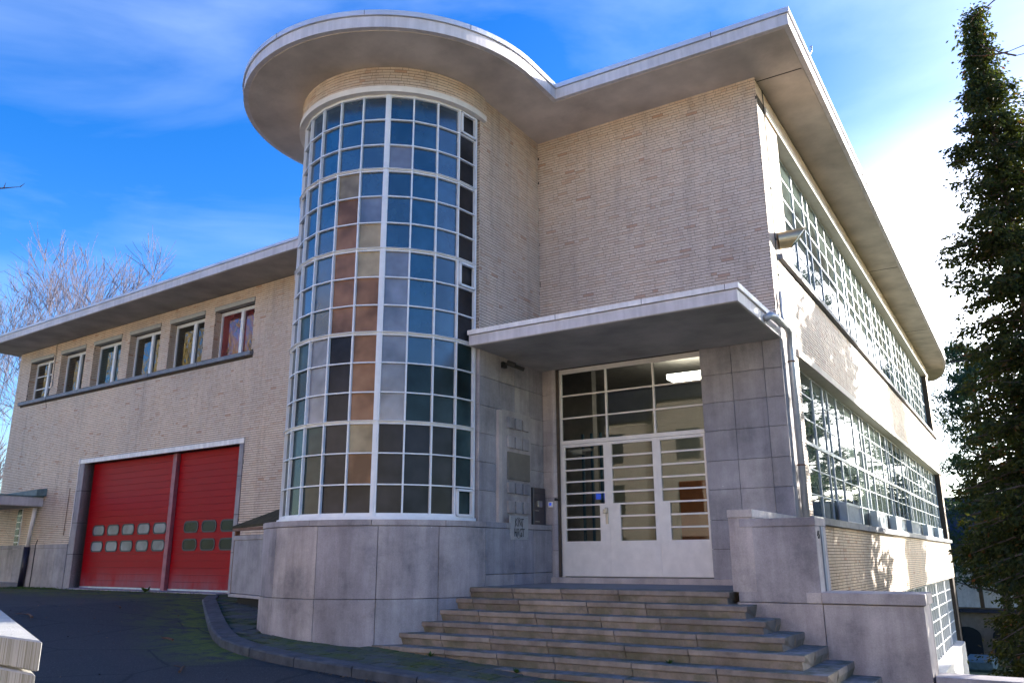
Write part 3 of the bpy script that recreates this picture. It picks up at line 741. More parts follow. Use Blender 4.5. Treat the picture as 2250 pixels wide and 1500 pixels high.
# jamb pier between return and door, and the pier right of the door
jp = MB(); jp.box(XR+.01, -7.13, -.02, -.001, -.44, 3.41, 0, FF); jp = jp.build('door_pier', 'mortar', B)
zz = [-.36, .11, .56, 1.04, 1.5, 1.99, 2.46, 2.93, 3.42]
for i in range(8):
    m_ = MB(); z0, z1 = zz[i]+.003, zz[i+1]-.003
    pts = [(XR+.03, YF-.001)] + [(-7.38+.0+.16*math.sin(t), YF-.001-.045*math.sin(t*2 if t < .8 else 1.57)) for t in (.3, .8, 1.3)] + [(-7.19, YF-.02), (-7.15, YF+.12), (XR+.03, YF+.12)]
    m_.prism(pts[::-1][::-1], z0, z1); m_.build('stone_slab', 'pale_stone', jp)
rpier = MB(); rpier.box(-4.36, XS-.001, -.3, -.001, -.44, 3.41, 0, FF); rpier = rpier.build('entrance_pier', 'mortar', B)
for i in range(8):
    for (a, b) in ((-4.375, -3.84), (-3.84, -3.31), (-3.31, XS+.03)):
        m_ = MB(); m_.box(a+.003, b-.003, -.12, .03, zz[i]+.003, zz[i+1]-.003, 0, FF); m_.build('stone_slab', 'bluestone', rpier, bevel=.003)
    m_ = MB(); m_.box(YF-.028, 13.75, .001, .032, zz[i]+.003, zz[i+1]-.003, 0, FS)
    if i > 0: m_.build('stone_slab', 'bluestone', rpier)

# entrance door set
YD = .06
ent = MB()
def fb(m_, u0, u1, z0, z1, o0=-YD-.05, o1=-YD+.0): m_.box(u0, u1, o0, o1, z0, z1, 0, FF)
fb(ent, -7.15, -7.10, -.345, 3.40); fb(ent, -4.40, -4.375, -.345, 3.40); fb(ent, -7.10, -4.40, 3.31, 3.395); fb(ent, -7.10, -4.40, 1.985, 2.055, o1=-YD+.012)
entrance = ent.build('entrance_screen', 'cream_paint', B, bevel=.003)
for u in (-6.19, -5.27): m_ = MB(); fb(m_, u-.016, u+.016, 2.055, 3.31); m_.build('transom_mullion', 'cream_paint', entrance)
for z in (2.47, 2.89): m_ = MB(); fb(m_, -7.10, -4.40, z-.013, z+.013, o1=-YD-.004); m_.build('transom_bar', 'cream_paint', entrance)
for i, (a, b) in enumerate(((-7.10, -6.206), (-6.174, -5.286), (-5.254, -4.40))):
    for (z0, z1) in ((2.055, 2.457), (2.483, 2.877), (2.903, 3.31)):
        m_ = MB(); fb(m_, a, b, z0, z1, -YD-.03, -YD-.024); m_.build('transom_pane', 'clear_glass', entrance)
leaf = [(-7.10, -6.185), (-6.183, -5.265), (-5.263, -4.40)]
for i, (a, b) in enumerate(leaf):
    m_ = MB(); O0, O1 = -YD-.045, -YD+.008
    ls, rs = (.05, .085) if i == 0 else ((.07, .075) if i == 1 else (.065, .03))
    m_.box(a, a+ls, O0, O1, -.325, 1.98, 0, FF); m_.box(b-rs, b, O0, O1, -.325, 1.98, 0, FF)
    m_.box(a+ls, b-rs, O0, O1, 1.93, 1.98, 0, FF); m_.box(a+ls, b-rs, O0, O1, -.325, .265, 0, FF)
    pz0, pz1 = .265, 1.93; rh = (pz1-pz0)/8
    la, lb = (0, .10) if i == 0 else ((.13, 0) if i == 1 else (.125, 0))
    if la: m_.box(a+ls, a+ls+la, O0, O1, pz0, pz0+3*rh, 0, FF)
    if lb: m_.box(b-rs-lb, b-rs, O0, O1, pz0, pz0+3*rh, 0, FF)
    lf = m_.build('door_leaf', 'cream_paint', entrance)
    for k in range(8):
        l2, r2 = (a+ls+(la if k < 3 else 0), b-rs-(lb if k < 3 else 0))
        z0 = pz0+k*rh
        m_ = MB(); m_.box(l2, r2, O0+.018, O0+.024, z0, z0+rh, 0, FF); o = m_.build('door_pane', 'clear_glass', entrance)
        if k:
            m_ = MB(); m_.box(l2, r2, O0+.005, O1-.004, z0-.014, z0+.014, 0, FF); m_.build('door_bar', 'cream_paint', entrance)
m_ = MB(); m_.box(-6.262, -6.208, -YD+.008, -YD+.02, .55, .83, 0, FF); m_.box(-6.25, -6.215, -YD+.02, -YD+.07, .74, .83, 0, FF); m_.box(-6.285, -6.24, -YD+.04, -YD+.075, .73, .80, 0, FF)
m_.build('door_handle', 'brushed_steel', entrance, bevel=.004)
m_ = MB(); m_.box(-7.0, -6.55, -YD-.16, -YD-.08, 1.86, 1.9, 0, FF); m_.box(-6.93, -6.72, -YD-.18, -YD-.06, 1.80, 1.87, 0, FF); m_.build('door_closer', 'brushed_steel', entrance)
# threshold
m_ = MB(); m_.box(-7.3, -3.33, -.12, .10, -.45, -.345, 0, FF); m_.build('threshold', 'pale_stone', B, bevel=.004)
# lobby
lob = MB()
lob.box(-9.6, -3.4, -6.0, -5.9, -.4, 4.2, 0, FF); lob.box(-9.6, -3.4, -6.0, -.3, -.5, -.345, 2, FF); lob.box(-9.6, -3.36, -6.0, -.31, 4.1, 4.2, 1, FF)
lob.box(-9.7, -9.6, -6.0, -.5, -.4, 4.2, 1, FF); lob.box(-3.4, -3.36, -6.0, -.31, -.4, 4.2, 0, FF)
lob.box(-7.9, -7.62, -2.6, -2.4, -.345, 4.1, 1, FF); lob.box(-9.6, -7.9, -2.6, -2.4, -.345, 4.1, 1, FF)
lob = lob.build('lobby', ['lobby_wall', 'lobby_dark', 'lobby_dark'], B)
m_ = MB()
for k in range(60): m_.box(-9.6, -3.42, -5.9, -5.885, -.34+k*.075, -.34+k*.075+.06, 0, FF)
tag(m_.build('wall_tiles', 'lobby_wall', lob), kind='stuff')
m_ = MB(); m_.box(-7.05, -5.7, -5.88, -5.82, -.34, 1.75, 0, FF); m_.build('inner_door', 'wood_door', lob)
m_ = MB(); m_.box(-7.45, -7.33, -5.88, -5.84, .95, 1.2, 0, FF); m_.build('wall_box', 'black_plastic', lob)
m_ = MB(); m_.box(-6.1, -5.2, -3.3, -2.9, 3.62, 3.72, 0, FF); m_.build('ceiling_lamp', 'lamp_glow', lob)
for u in (-7.45, -7.25, -7.05): m_ = MB(); m_.box(u-.02, u+.02, -1.6, -1.55, -.34, 2.4, 0, FF); m_.build('inner_rail', 'blue_steel', lob)
m_ = MB(); m_.box(-7.25, -6.9, -1.7, -1.69, 1.1, 1.25, 0, FF); m_.build('inner_notice', 'screen_blue', lob)

# canopy over the entrance
CAN = [(XR-.02, 10.64), (-2.99, 10.64), (-2.99, YF-.003), (XR-.02, YF-.003)]
mb = MB(); mb.prism(CAN, 3.40, 3.575); canopy = mb.build('canopy', 'fascia_paint', B, bevel=.006)
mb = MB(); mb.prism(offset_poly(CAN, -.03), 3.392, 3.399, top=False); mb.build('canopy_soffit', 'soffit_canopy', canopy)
mb = MB(); mb.prism([(XR-.03, 10.61), (-2.96, 10.61), (-2.96, YF-.003), (XR-.03, YF-.003)], 3.582, 3.66); mb.build('canopy_coping', 'white_paint', canopy)
mb = MB(); mb.prism(offset_poly(CAN, -.015), 3.572, 3.584); mb.build('coping_gap', 'dark_void', canopy)
for x in (-5.85, -4.4, -3.15): m_ = MB(); m_.box(x-.003, x+.003, 10.605, 10.62, 3.582, 3.661); m_.build('coping_joint', 'dark_void', canopy)

# main roof: slab with the circular overhang round the tower
arcp = arc(2.94, 0, -235, 64)
def main_outline():
    pts = [(CX+2.94, 11.72)] + [(x, y) for x, y in arcp]          # goes clockwise
    pts += [(-10.6, 43.6), (-3.3, 43.6)]
    # rounded far corner
    for t in range(0, 91, 10): pts.append((-3.2+1.05*math.sin(R(t)), 37.6+6.0*math.cos(R(t))))
    pts += [(-2.16, 11.80)]
    return pts[::-1]
MO = main_outline()
ar = sum(MO[i-1][0]*MO[i][1]-MO[i][0]*MO[i-1][1] for i in range(len(MO)))
if ar < 0: MO = MO[::-1]
mb = MB(); mb.prism(MO, 8.205, 8.405); main_roof = mb.build('main_roof', 'fascia_paint', B)
mb = MB(); mb.prism(offset_poly(MO, -.09), 8.196, 8.21, top=False); mb.build('soffit', 'soffit_render', main_roof)
mb = MB(); mb.prism(offset_poly(MO, .03), 8.413, 8.50); mb.build('roof_coping', 'coping_zinc', main_roof)
mb = MB(); mb.prism(offset_poly(MO, -.012), 8.40, 8.415); mb.build('coping_gap', 'dark_void', main_roof)
mb = MB(); mb.prism(offset_poly(MO, -.2), 8.49, 8.51); mb.build('roof_surface', 'roof_felt', main_roof)
m_ = MB(); m_.tube([(-2.13, 13.2, 8.42), (-2.08, 13.2, 8.5), (-2.08, 13.25, 8.62), (-2.12, 13.3, 8.64)], .012, 6); m_.build('roof_hook', 'zinc_pipe', main_roof)
for y in (13.15, 25.0, 33.0): m_ = MB(); m_.box(XS+.01, -2.27, y-.008, y+.008, 8.188, 8.1965); m_.build('soffit_joint', 'dark_void', main_roof)
for x in (-4.9, -3.4): m_ = MB(); m_.box(x-.004, x+.004, 11.735, 11.80, 8.412, 8.502); m_.build('coping_joint', 'dark_void', main_roof)
for a_ in (-28, -62, -95, -130, -165):
    t = R(a_); m_ = MB(); m_.tube([(CX+2.972*math.cos(t), CY+2.972*math.sin(t), 8.413), (CX+2.972*math.cos(t), CY+2.972*math.sin(t), 8.502)], .005, 4); m_.build('coping_joint', 'dark_void', main_roof)
# wing roof
def wq(u, o): q = FW(u, o, 0); return (q[0], q[1])
WO = [wq(-13.5, 1.15), wq(5.2, 1.15), wq(5.2, -9), wq(-13.5, -9)]
mb = MB(); mb.prism(WO, 6.695, 6.885); wing_roof = mb.build('wing_roof', 'fascia_paint', B)
mb = MB(); mb.prism(offset_poly(WO, -.05), 6.687, 6.70, top=False); mb.build('soffit', 'soffit_canopy', wing_roof)
mb = MB(); mb.prism(offset_poly(WO, .025), 6.892, 6.955); mb.build('roof_coping', 'coping_zinc', wing_roof)
mb = MB(); mb.prism(offset_poly(WO, -.012), 6.88, 6.895); mb.build('coping_gap', 'dark_void', wing_roof)

# side window bands
SO = -.20
for nm, z0, z1 in (('upper', 5.02, 7.70), ('lower', .62, 3.36)):
    m_ = MB(); m_.box(14.29, 39.4, SO-.06, SO+.0, z0, z0+.05, 0, FS); m_.box(14.29, 39.4, SO-.06, SO, z1-.05, z1, 0, FS); m_.box(14.29, 14.34, SO-.06, SO, z0+.05, z1-.05, 0, FS)
    wf = m_.build('side_window', 'steel_blue_frame', B)
    rh = (z1-z0)/6
    ys = []; y = 14.29
    while y < 39.2:
        for w_, th in ((.92, 1), (.91, 2), (.96, 2), (.46, 2), (.91, 2)):
            ys.append((y, y+w_, th)); y += w_
            if y > 39.3: break
    far = MB()
    for (a, b, th) in ys:
        b = min(b, 39.4)
        for r in range(6):
            if a < 26:
                key = 'sp%.2f' % (b-a)
                if key not in bme:
                    q_ = MB(); q_.box(-(b-a)/2+.01, (b-a)/2-.01, 0, .004, -rh/2+.01, rh/2-.01, 0, lambda u, o, z: (o, u, z)); bme[key] = q_.mesh('side_pane', 'glass_side')
                o = link('side_pane', bme[key], wf); o.location = FS((a+b)/2, SO-.008, z0+rh*(r+.5)); o.rotation_euler = (0, rnd.uniform(-.004, .004), rnd.uniform(-.003, .003))
            else: far.box(a+.01, b-.01, SO-.008, SO-.004, z0+rh*r, z0+rh*(r+1), 0, FS)
        hw = .028 if th == 2 else .011; o1 = SO+.018 if th == 2 else SO+.004
        q_ = MB(); q_.box(b-hw, b+hw, SO-.05, o1, z0+.05, z1-.05, 0, FS); q_.build('mullion', 'steel_blue_frame', wf)
    tag(far.build('far_side_panes', 'glass_side', wf), kind='stuff')
    for r in range(1, 6):
        z = z0+rh*r; h = .030 if r == 3 else .012
        q_ = MB(); q_.box(14.34, 39.4, SO-.045, SO+(.02 if r == 3 else .005), z-h, z+h, 0, FS); q_.build('glazing_bar', 'steel_blue_frame', wf)
# lintels, sills and basement glazing
m_ = MB(); m_.box(13.46, 40.0, -.27, .045, 7.69, 7.83, 0, FS); m_.build('upper_lintel', 'lintel_paint', B)
m_ = MB(); m_.box(14.2, 40.02, -.27, .05, 3.35, 3.48, 0, FS); m_.build('lower_lintel', 'lintel_paint', B)
m_ = MB(); m_.box(13.5, 40.05, -.19, .09, 4.93, 5.027, 0, FS); m_.build('upper_sill', 'sill_bluestone', B)
for k in range(13): m_ = MB(); m_.box(13.9+k*2.01, 13.9+k*2.01+2.0, -.19, .10, .51, .627, 0, FS); m_.build('lower_sill', 'sill_bluestone', B)
for (a, b) in ((17.2, 18.7), (20.9, 22.35), (24.0, 25.95), (27.3, 29.5), (31.6, 33.3), (35.3, 37.1)):
    m_ = MB(); m_.box(a, b, -.12, .03, .62, .66, 0, FS); m_.box(a, b, -.12, .03, .97, 1.02, 0, FS); m_.box(a, a+.05, -.12, .03, .66, .97, 0, FS); m_.box(b-.05, b, -.12, .03, .66, .97, 0, FS)
    m_.box(a+.05, b-.05, -.12, -.03, .66, .97, 0, FS)
    g_ = m_.build('ventilation_grille', 'steel_blue_frame', B)
    n = int((b-a)/.075)
    q_ = MB()
    for k in range(n): q_.box(a+.06+k*.075, a+.06+k*.075+.035, -.03, .015, .66, .97, 0, FS)
    tag(q_.build('grille_slats', 'steel_blue_frame', g_), kind='stuff')
m_ = MB(); m_.box(24, 38.9, -.22, -.14, -3.4, -3.32, 0, FS); m_.box(24, 38.9, -.22, -.14, -.97, -.90, 0, FS); bw = m_.build('basement_window', 'white_frame', B)
m_ = MB(); m_.box(24, 38.9, -.19, -.17, -3.4, -.9, 0, FS); m_.build('basement_glass', 'glass_side', bw)
y = 24.0
while y < 38.9:
    for w_ in (.7, .7, .7, .7, .35):
        y += w_; hw = .10 if w_ == .35 else .02
        q_ = MB(); q_.box(y-hw, y+hw, -.2, -.12, -3.4, -.9, 0, FS); q_.build('mullion', 'white_frame', bw)
for z in (-2.95, -2.55, -2.14, -1.74, -1.33):
    q_ = MB(); q_.box(24, 38.9, -.2, -.13, z-.02, z+.02, 0, FS); q_.build('glazing_bar', 'white_frame', bw)
lw = MB(); lw.prism([(XS-.1, 15), (-2.72, 15), (-2.72, 31.8), (XS-.1, 31.8)], -5, -3.30); lw.prism([(XS-.1, 31.8), (-2.86, 31.8), (-2.86, 38.2), (-3.0, 38.5), (XS-.1, 38.5)], -5, -3.29)
lw = lw.build('basement_ledge', 'white_paint', B)

# wing windows
gls = ['glass_clear_dark', 'glass_clear_dark', 'glass_curtain_green', 'glass_clear_dark', 'glass_clear_dark', 'glass_curtain_red']
m_ = MB(); m_.box(-12.62, -.67, -.22, .10, 4.86, 4.965, 0, FW); sill = m_.build('wing_sill', 'sill_bluestone', B, bevel=.006)
for i, (a, b) in enumerate(wins):
    m_ = MB(); m_.box(a-.01, b+.01, -.12, .035, 6.275, 6.385, 0, FW); m_.build('window_lintel', 'grey_lintel', B)
    o0, o1 = -.25, -.19; z0, z1 = 4.965, 6.275; f = .055
    m_ = MB(); m_.box(a, a+f, o0, o1, z0, z1, 0, FW); m_.box(b-f, b, o0, o1, z0, z1, 0, FW); m_.box(a+f, b-f, o0, o1, z0, z0+f, 0, FW); m_.box(a+f, b-f, o0, o1, z1-f-.03, z1, 0, FW)
    cx = (a+b)/2+.1; m_.box(cx-.055, cx+.055, o0, o1+.015, z0+f, z1-f-.03, 0, FW)
    if i == 0:
        for zq in (5.38, 5.80): m_.box(a+f, b-f, o0+.01, o1-.01, zq-.015, zq+.015, 0, FW)
    wf = m_.build('wing_window', 'white_frame', B)
    for (p, q) in ((a+f, cx-.055), (cx+.055, b-f)):
        m_ = MB(); m_.box(p, q, -.232, -.226, z0+f, z1-f-.03, 0, FW); m_.build('pane', gls[i], wf)
for u in (-8.85, -5.1, -2.85): m_ = MB(); m_.box(u-.006, u+.006, -.05, .103, 4.86, 4.968, 0, FW); m_.build('sill_joint', 'dark_void', sill)

# garage opening: stone surround, two sectional red doors
gs = MB(); gs.box(-8.30, -7.98, -.28, .03, -1.1, 2.68, 0, FW); gs.box(-.86, -.70, -.28, .03, -1.1, 2.68, 0, FW); gs.box(-8.32, -.69, -.1, .04, 2.68, 2.81, 1, FW)
gs = gs.build('garage_surround', ['bluestone', 'white_paint'], B, bevel=.006)
for z in (.13, 1.0, 1.9):
    m_ = MB(); m_.box(-8.302, -7.978, -.28, .0312, z-.006, z+.006, 0, FW); m_.box(-.862, -.698, -.28, .0312, z-.006, z+.006, 0, FW); m_.build('joint', 'dark_void', gs)
m_ = MB(); m_.box(-8.05, -.86, -.3, .33, -1.0, -.775, 0, FW); m_.build('garage_threshold', 'pale_stone', B, bevel=.006)
m_ = MB(); m_.box(-3.86, -3.70, -.27, -.16, -.775, 2.68, 0, FW); m_.build('door_post', 'red_post', B, bevel=.006)
for (a, b, us) in ((-7.98, -3.86, [(-7.62, -7.00), (-6.86, -6.25), (-6.12, -5.51), (-5.36, -4.77), (-4.62, -4.02)]), (-3.70, -.86, [(-3.25, -2.64), (-2.50, -1.90), (-1.74, -1.14)])):
    m_ = MB(); m_.box(a, b, -.42, -.30, -.775, 2.68, 0, FW); gd = m_.build('garage_door', 'gasket', B)
    z = -.735; hh = 2.68+.735; nrow = 20
    for k in range(nrow):
        m_ = MB(); m_.box(a+.004, b-.004, -.31, -.27, z+.0015, z+hh/nrow-.0015, 0, FW); m_.build('door_panel', 'red_door', gd, bevel=.002); z += hh/nrow
    m_ = MB(); m_.box(a, b, -.31, -.265, -.775, -.735, 0, FW); m_.build('bottom_rail', 'zinc_pipe', gd)
    for (p, q) in us:
        for (z0, z1) in ((.625, .925), (.185, .485)):
            def rr_(in_, o, hx=(p+q)/2, hz=(z0+z1)/2, w=(q-p)/2, h=(z1-z0)/2):
                pts = []
                rad = .11-in_*.5
                for (sx, sz, a0) in ((1, -1, -90), (1, 1, 0), (-1, 1, 90), (-1, -1, 180)):
                    for t in (0, 30, 60, 90):
                        an = R(a0+t); pts.append((hx+sx*(w-in_-rad)+rad*math.cos(an), o, hz+sz*(h-in_-rad)+rad*math.sin(an)))
                return pts
            m_ = MB(); A = [FW(*x) for x in rr_(0, -.27)]; A2 = [FW(*x) for x in rr_(0, -.258)]; Bq = [FW(*x) for x in rr_(.035, -.258)]; B2 = [FW(*x) for x in rr_(.035, -.27)]
            n = len(A); m_.add(A+A2+Bq+B2, [(i, (i+1) % n, n+(i+1) % n, n+i) for i in range(n)]+[(n+i, n+(i+1) % n, 2*n+(i+1) % n, 2*n+i) for i in range(n)]+[(2*n+i, 2*n+(i+1) % n, 3*n+(i+1) % n, 3*n+i) for i in range(n)])
            m_.build('window_gasket', 'gasket', gd)
            m_ = MB(); Bq = [FW(*x) for x in rr_(.034, -.266)]; m_.add(Bq, [tuple(range(n))]); m_.build('vision_pane', 'glass_pale' if a < -5 else 'glass_smoke', gd)
m_ = MB(); m_.box(-1.12, -.88, -.27, -.255, -.62, -.50, 0, FW); m_.build('door_lock', 'gasket', B)
# base slabs of the wing
wb = MB(); wb.box(-13.06, -8.31, -.02, .02, -1.1, .42, 0, FW); wb = wb.build('wing_plinth', 'mortar', B)
us = [-13.1, -12.3, -11.4, -10.75, -10.2, -9.55, -8.95, -8.31]
for a, b in zip(us[:-1], us[1:]): flat_slab(FW, a, b, -1.0, .31, 0, .045, wb, 'bluestone')
for a, b in ((-13.1, -11), (-11, -9.65), (-9.65, -8.31)): flat_slab(FW, a, b, .31, .42, 0, .055, wb, 'bluestone', 'coping_stone')
# cable, conduit and lightning wire on the wing
m_ = MB(); m_.tube([FW(-8.22, .05, 2.85), FW(-8.24, .05, .62)], .014, 6); m_.build('conduit', 'white_paint', B)
m_ = MB(); m_.tube([FW(-8.62, .03, 2.0), FW(-8.64, .03, .66)], .010, 6); m_.build('conduit', 'rust', B)
m_ = MB(); m_.tube([FW(-10.66, .03, 6.66), FW(-10.6, .03, 5.3), FW(-10.72, .12, 4.95), FW(-10.75, .04, 4.6)], .008, 5); m_.build('lightning_wire', 'cable', B)
m_ = MB(); m_.tube([FW(-10.05, .06, .55), FW(-10.12, .06, .42), FW(-10.15, .06, -.95)], .012, 5); m_.build('lightning_wire', 'cable', B)

# downpipe at the corner, cables
m_ = MB(); m_.tube([(-2.98, 11.95, 3.46), (-2.90, 12.0, 3.52), (-2.88, 12.25, 3.54), (-2.88, 12.9, 3.54), (-2.90, 13.12, 3.52), (-2.92, 13.22, 3.42), (-2.93, 13.24, 3.2), (-2.93, 13.24, .58)], .055, 14); dp = m_.build('downpipe', 'zinc_pipe', B, smooth=True)
for z in (3.05, 1.38): m_ = MB(); m_.tube([(-2.93, 13.24, z-.012), (-2.93, 13.24, z+.012)], .066, 14); m_.build('pipe_bracket', 'rust', dp)
m_ = MB(); m_.tube([FS(13.2, .05, 4.25), FS(13.2, .05, 3.66)], .03, 8); m_.build('cable_duct', 'zinc_pipe', B)
m_ = MB(); m_.tube([FS(13.42, .02, 8.15), FS(13.4, .025, 6.6), FS(13.35, .02, 5.2), FS(13.3, .025, 4.5), FS(13.24, .05, 4.25), FS(13.3, .09, 4.12), FS(13.42, .10, 4.05), FS(13.36, .07, 3.98), FS(13.25, .06, 4.1)], .009, 5); m_.build('cable', 'cable', B)
for z in (6.2, 5.25, 4.6): m_ = MB(); m_.box(13.36, 13.42, .0, .035, z, z+.02, 0, FS); m_.build('cable_clip', 'cable', B)
m_ = MB(); m_.box(-3.22, -3.08, .0, .06, 3.72, 3.86, 0, FF); m_.build('wall_vent', 'white_paint', B, bevel=.01)
tag(BR.build('brickwork', 'brick', B, tint=True), kind='stuff')

# ------------------------------------------------------------------ steps
ST = thing('entrance_steps', (-5, 9.6, -1.3), 'worn grey stone steps climbing to the white entrance doors under the canopy', 'steps')
stepZ = [-.435, -.585, -.738, -.885, -1.033, -1.185, -1.335, -1.485]
stepX = [-3.335, -3.05, -2.775, -2.505, -2.245, -1.97, -1.69, -1.42]
def moss_mesh(m_, name, mossv):
    me = m_.mesh(name, 'step_stone'); a = me.attributes.new('moss', 'FLOAT', 'FACE'); a.data.foreach_set('value', mossv); return me
def stone_front(x0, x1, y, z, dep, corner=False):
    # nosing profile: vertical lip then a raked face
    e = .035
    prof = [(y, z), (y, z-.062), (y+.022, z-.07), (y+.045, z-.165), (y+dep, z-.165), (y+dep, z)]
    m_ = MB(); n = len(prof); g = .004
    xa, xb = x0+g, x1-(0 if corner else g)
    A = [(xa, p[0], p[1]) for p in prof]; Bq = [(xb-(e if corner and i in (2, 3, 4) else 0), p[0], p[1]) for i, p in enumerate(prof)]
    fs = [(i, n+i, n+(i+1) % n, (i+1) % n) for i in range(n)]+[tuple(range(n)), tuple(range(2*n-1, n-1, -1))]
    m_.add(A+Bq, fs); return m_, [0, .1, .5, 0, 0, .75, .2, .2]
for k in range(8):
    y = 10.45-.25*k; z = stepZ[k]; xr = stepX[k]
    dy = y-CY
    xl = -7.32 if dy > 0 else (CX+math.sqrt(max(0, RP*RP-dy*dy))-.12 if abs(dy) < RP else -9)
    if k == 0: xl = -7.32
    if k == 6: xl = -7.6
    if k == 7: xl = -5.0
    x = xl+rnd.uniform(.3, .9); xs = [xl]
    while x < xr-.7: xs.append(x); x += rnd.uniform(.78, 1.1)
    xs.append(xr)
    dep = 2.7 if k == 0 else .5
    for i, (a, b) in enumerate(zip(xs[:-1], xs[1:])):
        m_, mv = stone_front(a, b, y+rnd.uniform(-.004, .004), z+rnd.uniform(-.003, .003), .5, corner=(i == len(xs)-2))
        o = link('step_stone', moss_mesh(m_, 'step_stone', mv), ST); bevel(o, .006)
    if k == 0:
        m_ = MB(); 
        for (a, b) in ((-7.30, -6.3), (-6.3, -5.3), (-5.3, -4.3), (-4.3, -3.34)):
            q_ = MB(); q_.box(a+.003, b-.003, 10.953, 12.90, z-.15, z-.002); o = link('landing_slab', moss_mesh(q_, 'landing_slab', [.15]*6), ST)
    else:
        # stones of the right-hand return, back to the side wall
        yy = [y+.5, 10.66]
        if yy[1]-yy[0] > .9: yy = [y+.5, y+.5+(yy[1]-yy[0])*.55, yy[1]]
        for a, b in zip(yy[:-1], yy[1:]):
            e = .035
            prof = [(xr, z), (xr, z-.065), (xr-e, z-.16), (xr-.5, z-.16), (xr-.5, z)]
            m_ = MB(); n = 5
            m_.add([(p[0], a+.004, p[1]) for p in prof]+[(p[0], b-.004, p[1]) for p in prof], [(i, (i+1) % n, n+(i+1) % n, n+i) for i in range(n)]+[tuple(range(n-1, -1, -1)), tuple(range(n, 2*n))])
            o = link('step_stone', moss_mesh(m_, 'step_stone', [0, .5, 0, 0, .75, .2, .2]), ST); bevel(o, .006)
    # sandy bed under the treads
m_ = MB()
for k in range(1, 8):
    y = 10.45-.25*k; m_.box(-7.5 if k < 7 else -4.9, stepX[k]-.06, y+.06, 10.64, stepZ[k]-.3, stepZ[k]-.03)
me = m_.mesh('step_core', 'step_stone'); a = me.attributes.new('moss', 'FLOAT', 'FACE'); a.data.foreach_set('value', [1.0]*len(me.polygons)); link('step_core', me, ST)

# cheek wall and stepped parapets right of the steps
CW = thing('parapet_wall', (-2.3, 10.9, -1.6), 'stepped concrete parapet walls with coping stones to the right of the steps', 'wall')
YW = 10.62
m_ = MB(); m_.box(-3.34, -3.03, YW, 12.94, -.44, .485); m_.build('cheek_wall', 'concrete', CW, bevel=.006)
m_ = MB(); m_.box(-3.35, -3.02, YW-.012, 12.96, .485, .585); m_.build('coping_stone', 'pale_stone', CW, bevel=.005)
m_ = MB(); m_.box(-3.27, -2.26, YW+.003, 11.22, -.555, .36); o = m_.build('parapet_block', 'concrete', CW, bevel=.006)
m_ = MB(); m_.box(-3.20, -2.255, YW-.006, 11.23, .362, .462); m_.build('coping_stone', 'concrete', CW, bevel=.005)
m_ = MB(); m_.box(-2.262, -2.245, 10.88, 11.0, -.42, .36); m_.build('joint_strip', 'sill_bluestone', CW)
m_ = MB(); m_.box(-3.3, -2.26, YW+.01, 11.3, -1.8, -.562); m_.build('wall_slab', 'concrete', CW, bevel=.005)
m_ = MB(); m_.box(-2.252, -1.16, YW+.006, 11.3, -2.2, -.562); m_.build('wall_slab', 'concrete', CW, bevel=.005)
m_ = MB(); m_.box(-2.44, -2.268, YW, 11.3, -.555, -.43); m_.build('coping_stone', 'pale_stone', CW, bevel=.004)
m_ = MB(); m_.box(-2.262, -1.13, YW-.02, 11.32, -.552, -.425); m_.build('coping_stone', 'concrete', CW, bevel=.006)
m_ = MB(); m_.box(-1.12, 7.0, YW+.02, 10.95, -5.0, -1.40); m_.build('low_wall', 'concrete', CW, bevel=.005)
for k in range(6): m_ = MB(); m_.box(-1.13+k*1.3, -1.13+k*1.3+1.295, YW-.02, 11.0, -1.40, -1.295); m_.build('coping_stone', 'pale_stone', CW, bevel=.005)
def text_obj(name, s, size, mat, mtx, parent=None, ext=.003, sx=1.0):
    cu = bpy.data.curves.new(name, 'FONT'); cu.body = s; cu.size = size; cu.extrude = ext; cu.align_x = 'CENTER'; cu.align_y = 'CENTER'; cu.offset = -.000
    t = bpy.data.objects.new('tmp', cu); col.objects.link(t)
    dg = bpy.context.evaluated_depsgraph_get(); me = bpy.data.meshes.new_from_object(t.evaluated_get(dg)); bpy.data.objects.remove(t)
    me.transform(mtx @ Matrix.Diagonal((sx, 1, 1, 1))); me.materials.clear(); me.materials.append(MAT[mat]); return link(name, me, parent)
def frame_px(x, y, z):   # text plane facing +X, reading along +Y
    return Matrix(((0, 0, 1, x), (1, 0, 0, y), (0, 1, 0, z), (0, 0, 0, 1)))
tag(text_obj('house_number', '45', .14, 'black_plastic', frame_px(-2.256, 10.76, .25), ext=.004), 'dark house number 45 fixed high on the sunlit end of the parapet block', 'house number')

# ------------------------------------------------------------------ fittings on the return wall and doors
SG = thing('plaque', (XR+.22, 11.83, .28), 'square pale stone plaque engraved with an interlaced letter monogram', 'plaque')
PX = XR+.22
m_ = MB(); m_.box(PX-.03, PX, 11.55, 12.12, .28, .67); m_.build('plate', 'plaque', SG, bevel=.004)
for q in ((11.59, .31), (12.08, .31), (11.59, .64), (12.08, .64)):
    m_ = MB(); m_.tube([(PX, q[0], q[1]), (PX+.004, q[0], q[1])], .009, 8); m_.build('screw', 'brushed_steel', SG)
text_obj('lettering', 'KINT', .19, 'black_plastic', frame_px(PX+.001, 11.83, .555), SG, .001, .66)
text_obj('lettering', 'HRGT', .19, 'black_plastic', frame_px(PX+.001, 11.83, .39), SG, .001, .66)
m_ = MB(); pts = [(PX+.003, 11.80+.115*math.cos(t*math.pi/16), .475+.165*math.sin(t*math.pi/16)) for t in range(33)]; m_.tube(pts, .0035, 4); m_.build('letter_o', 'black_plastic', SG)
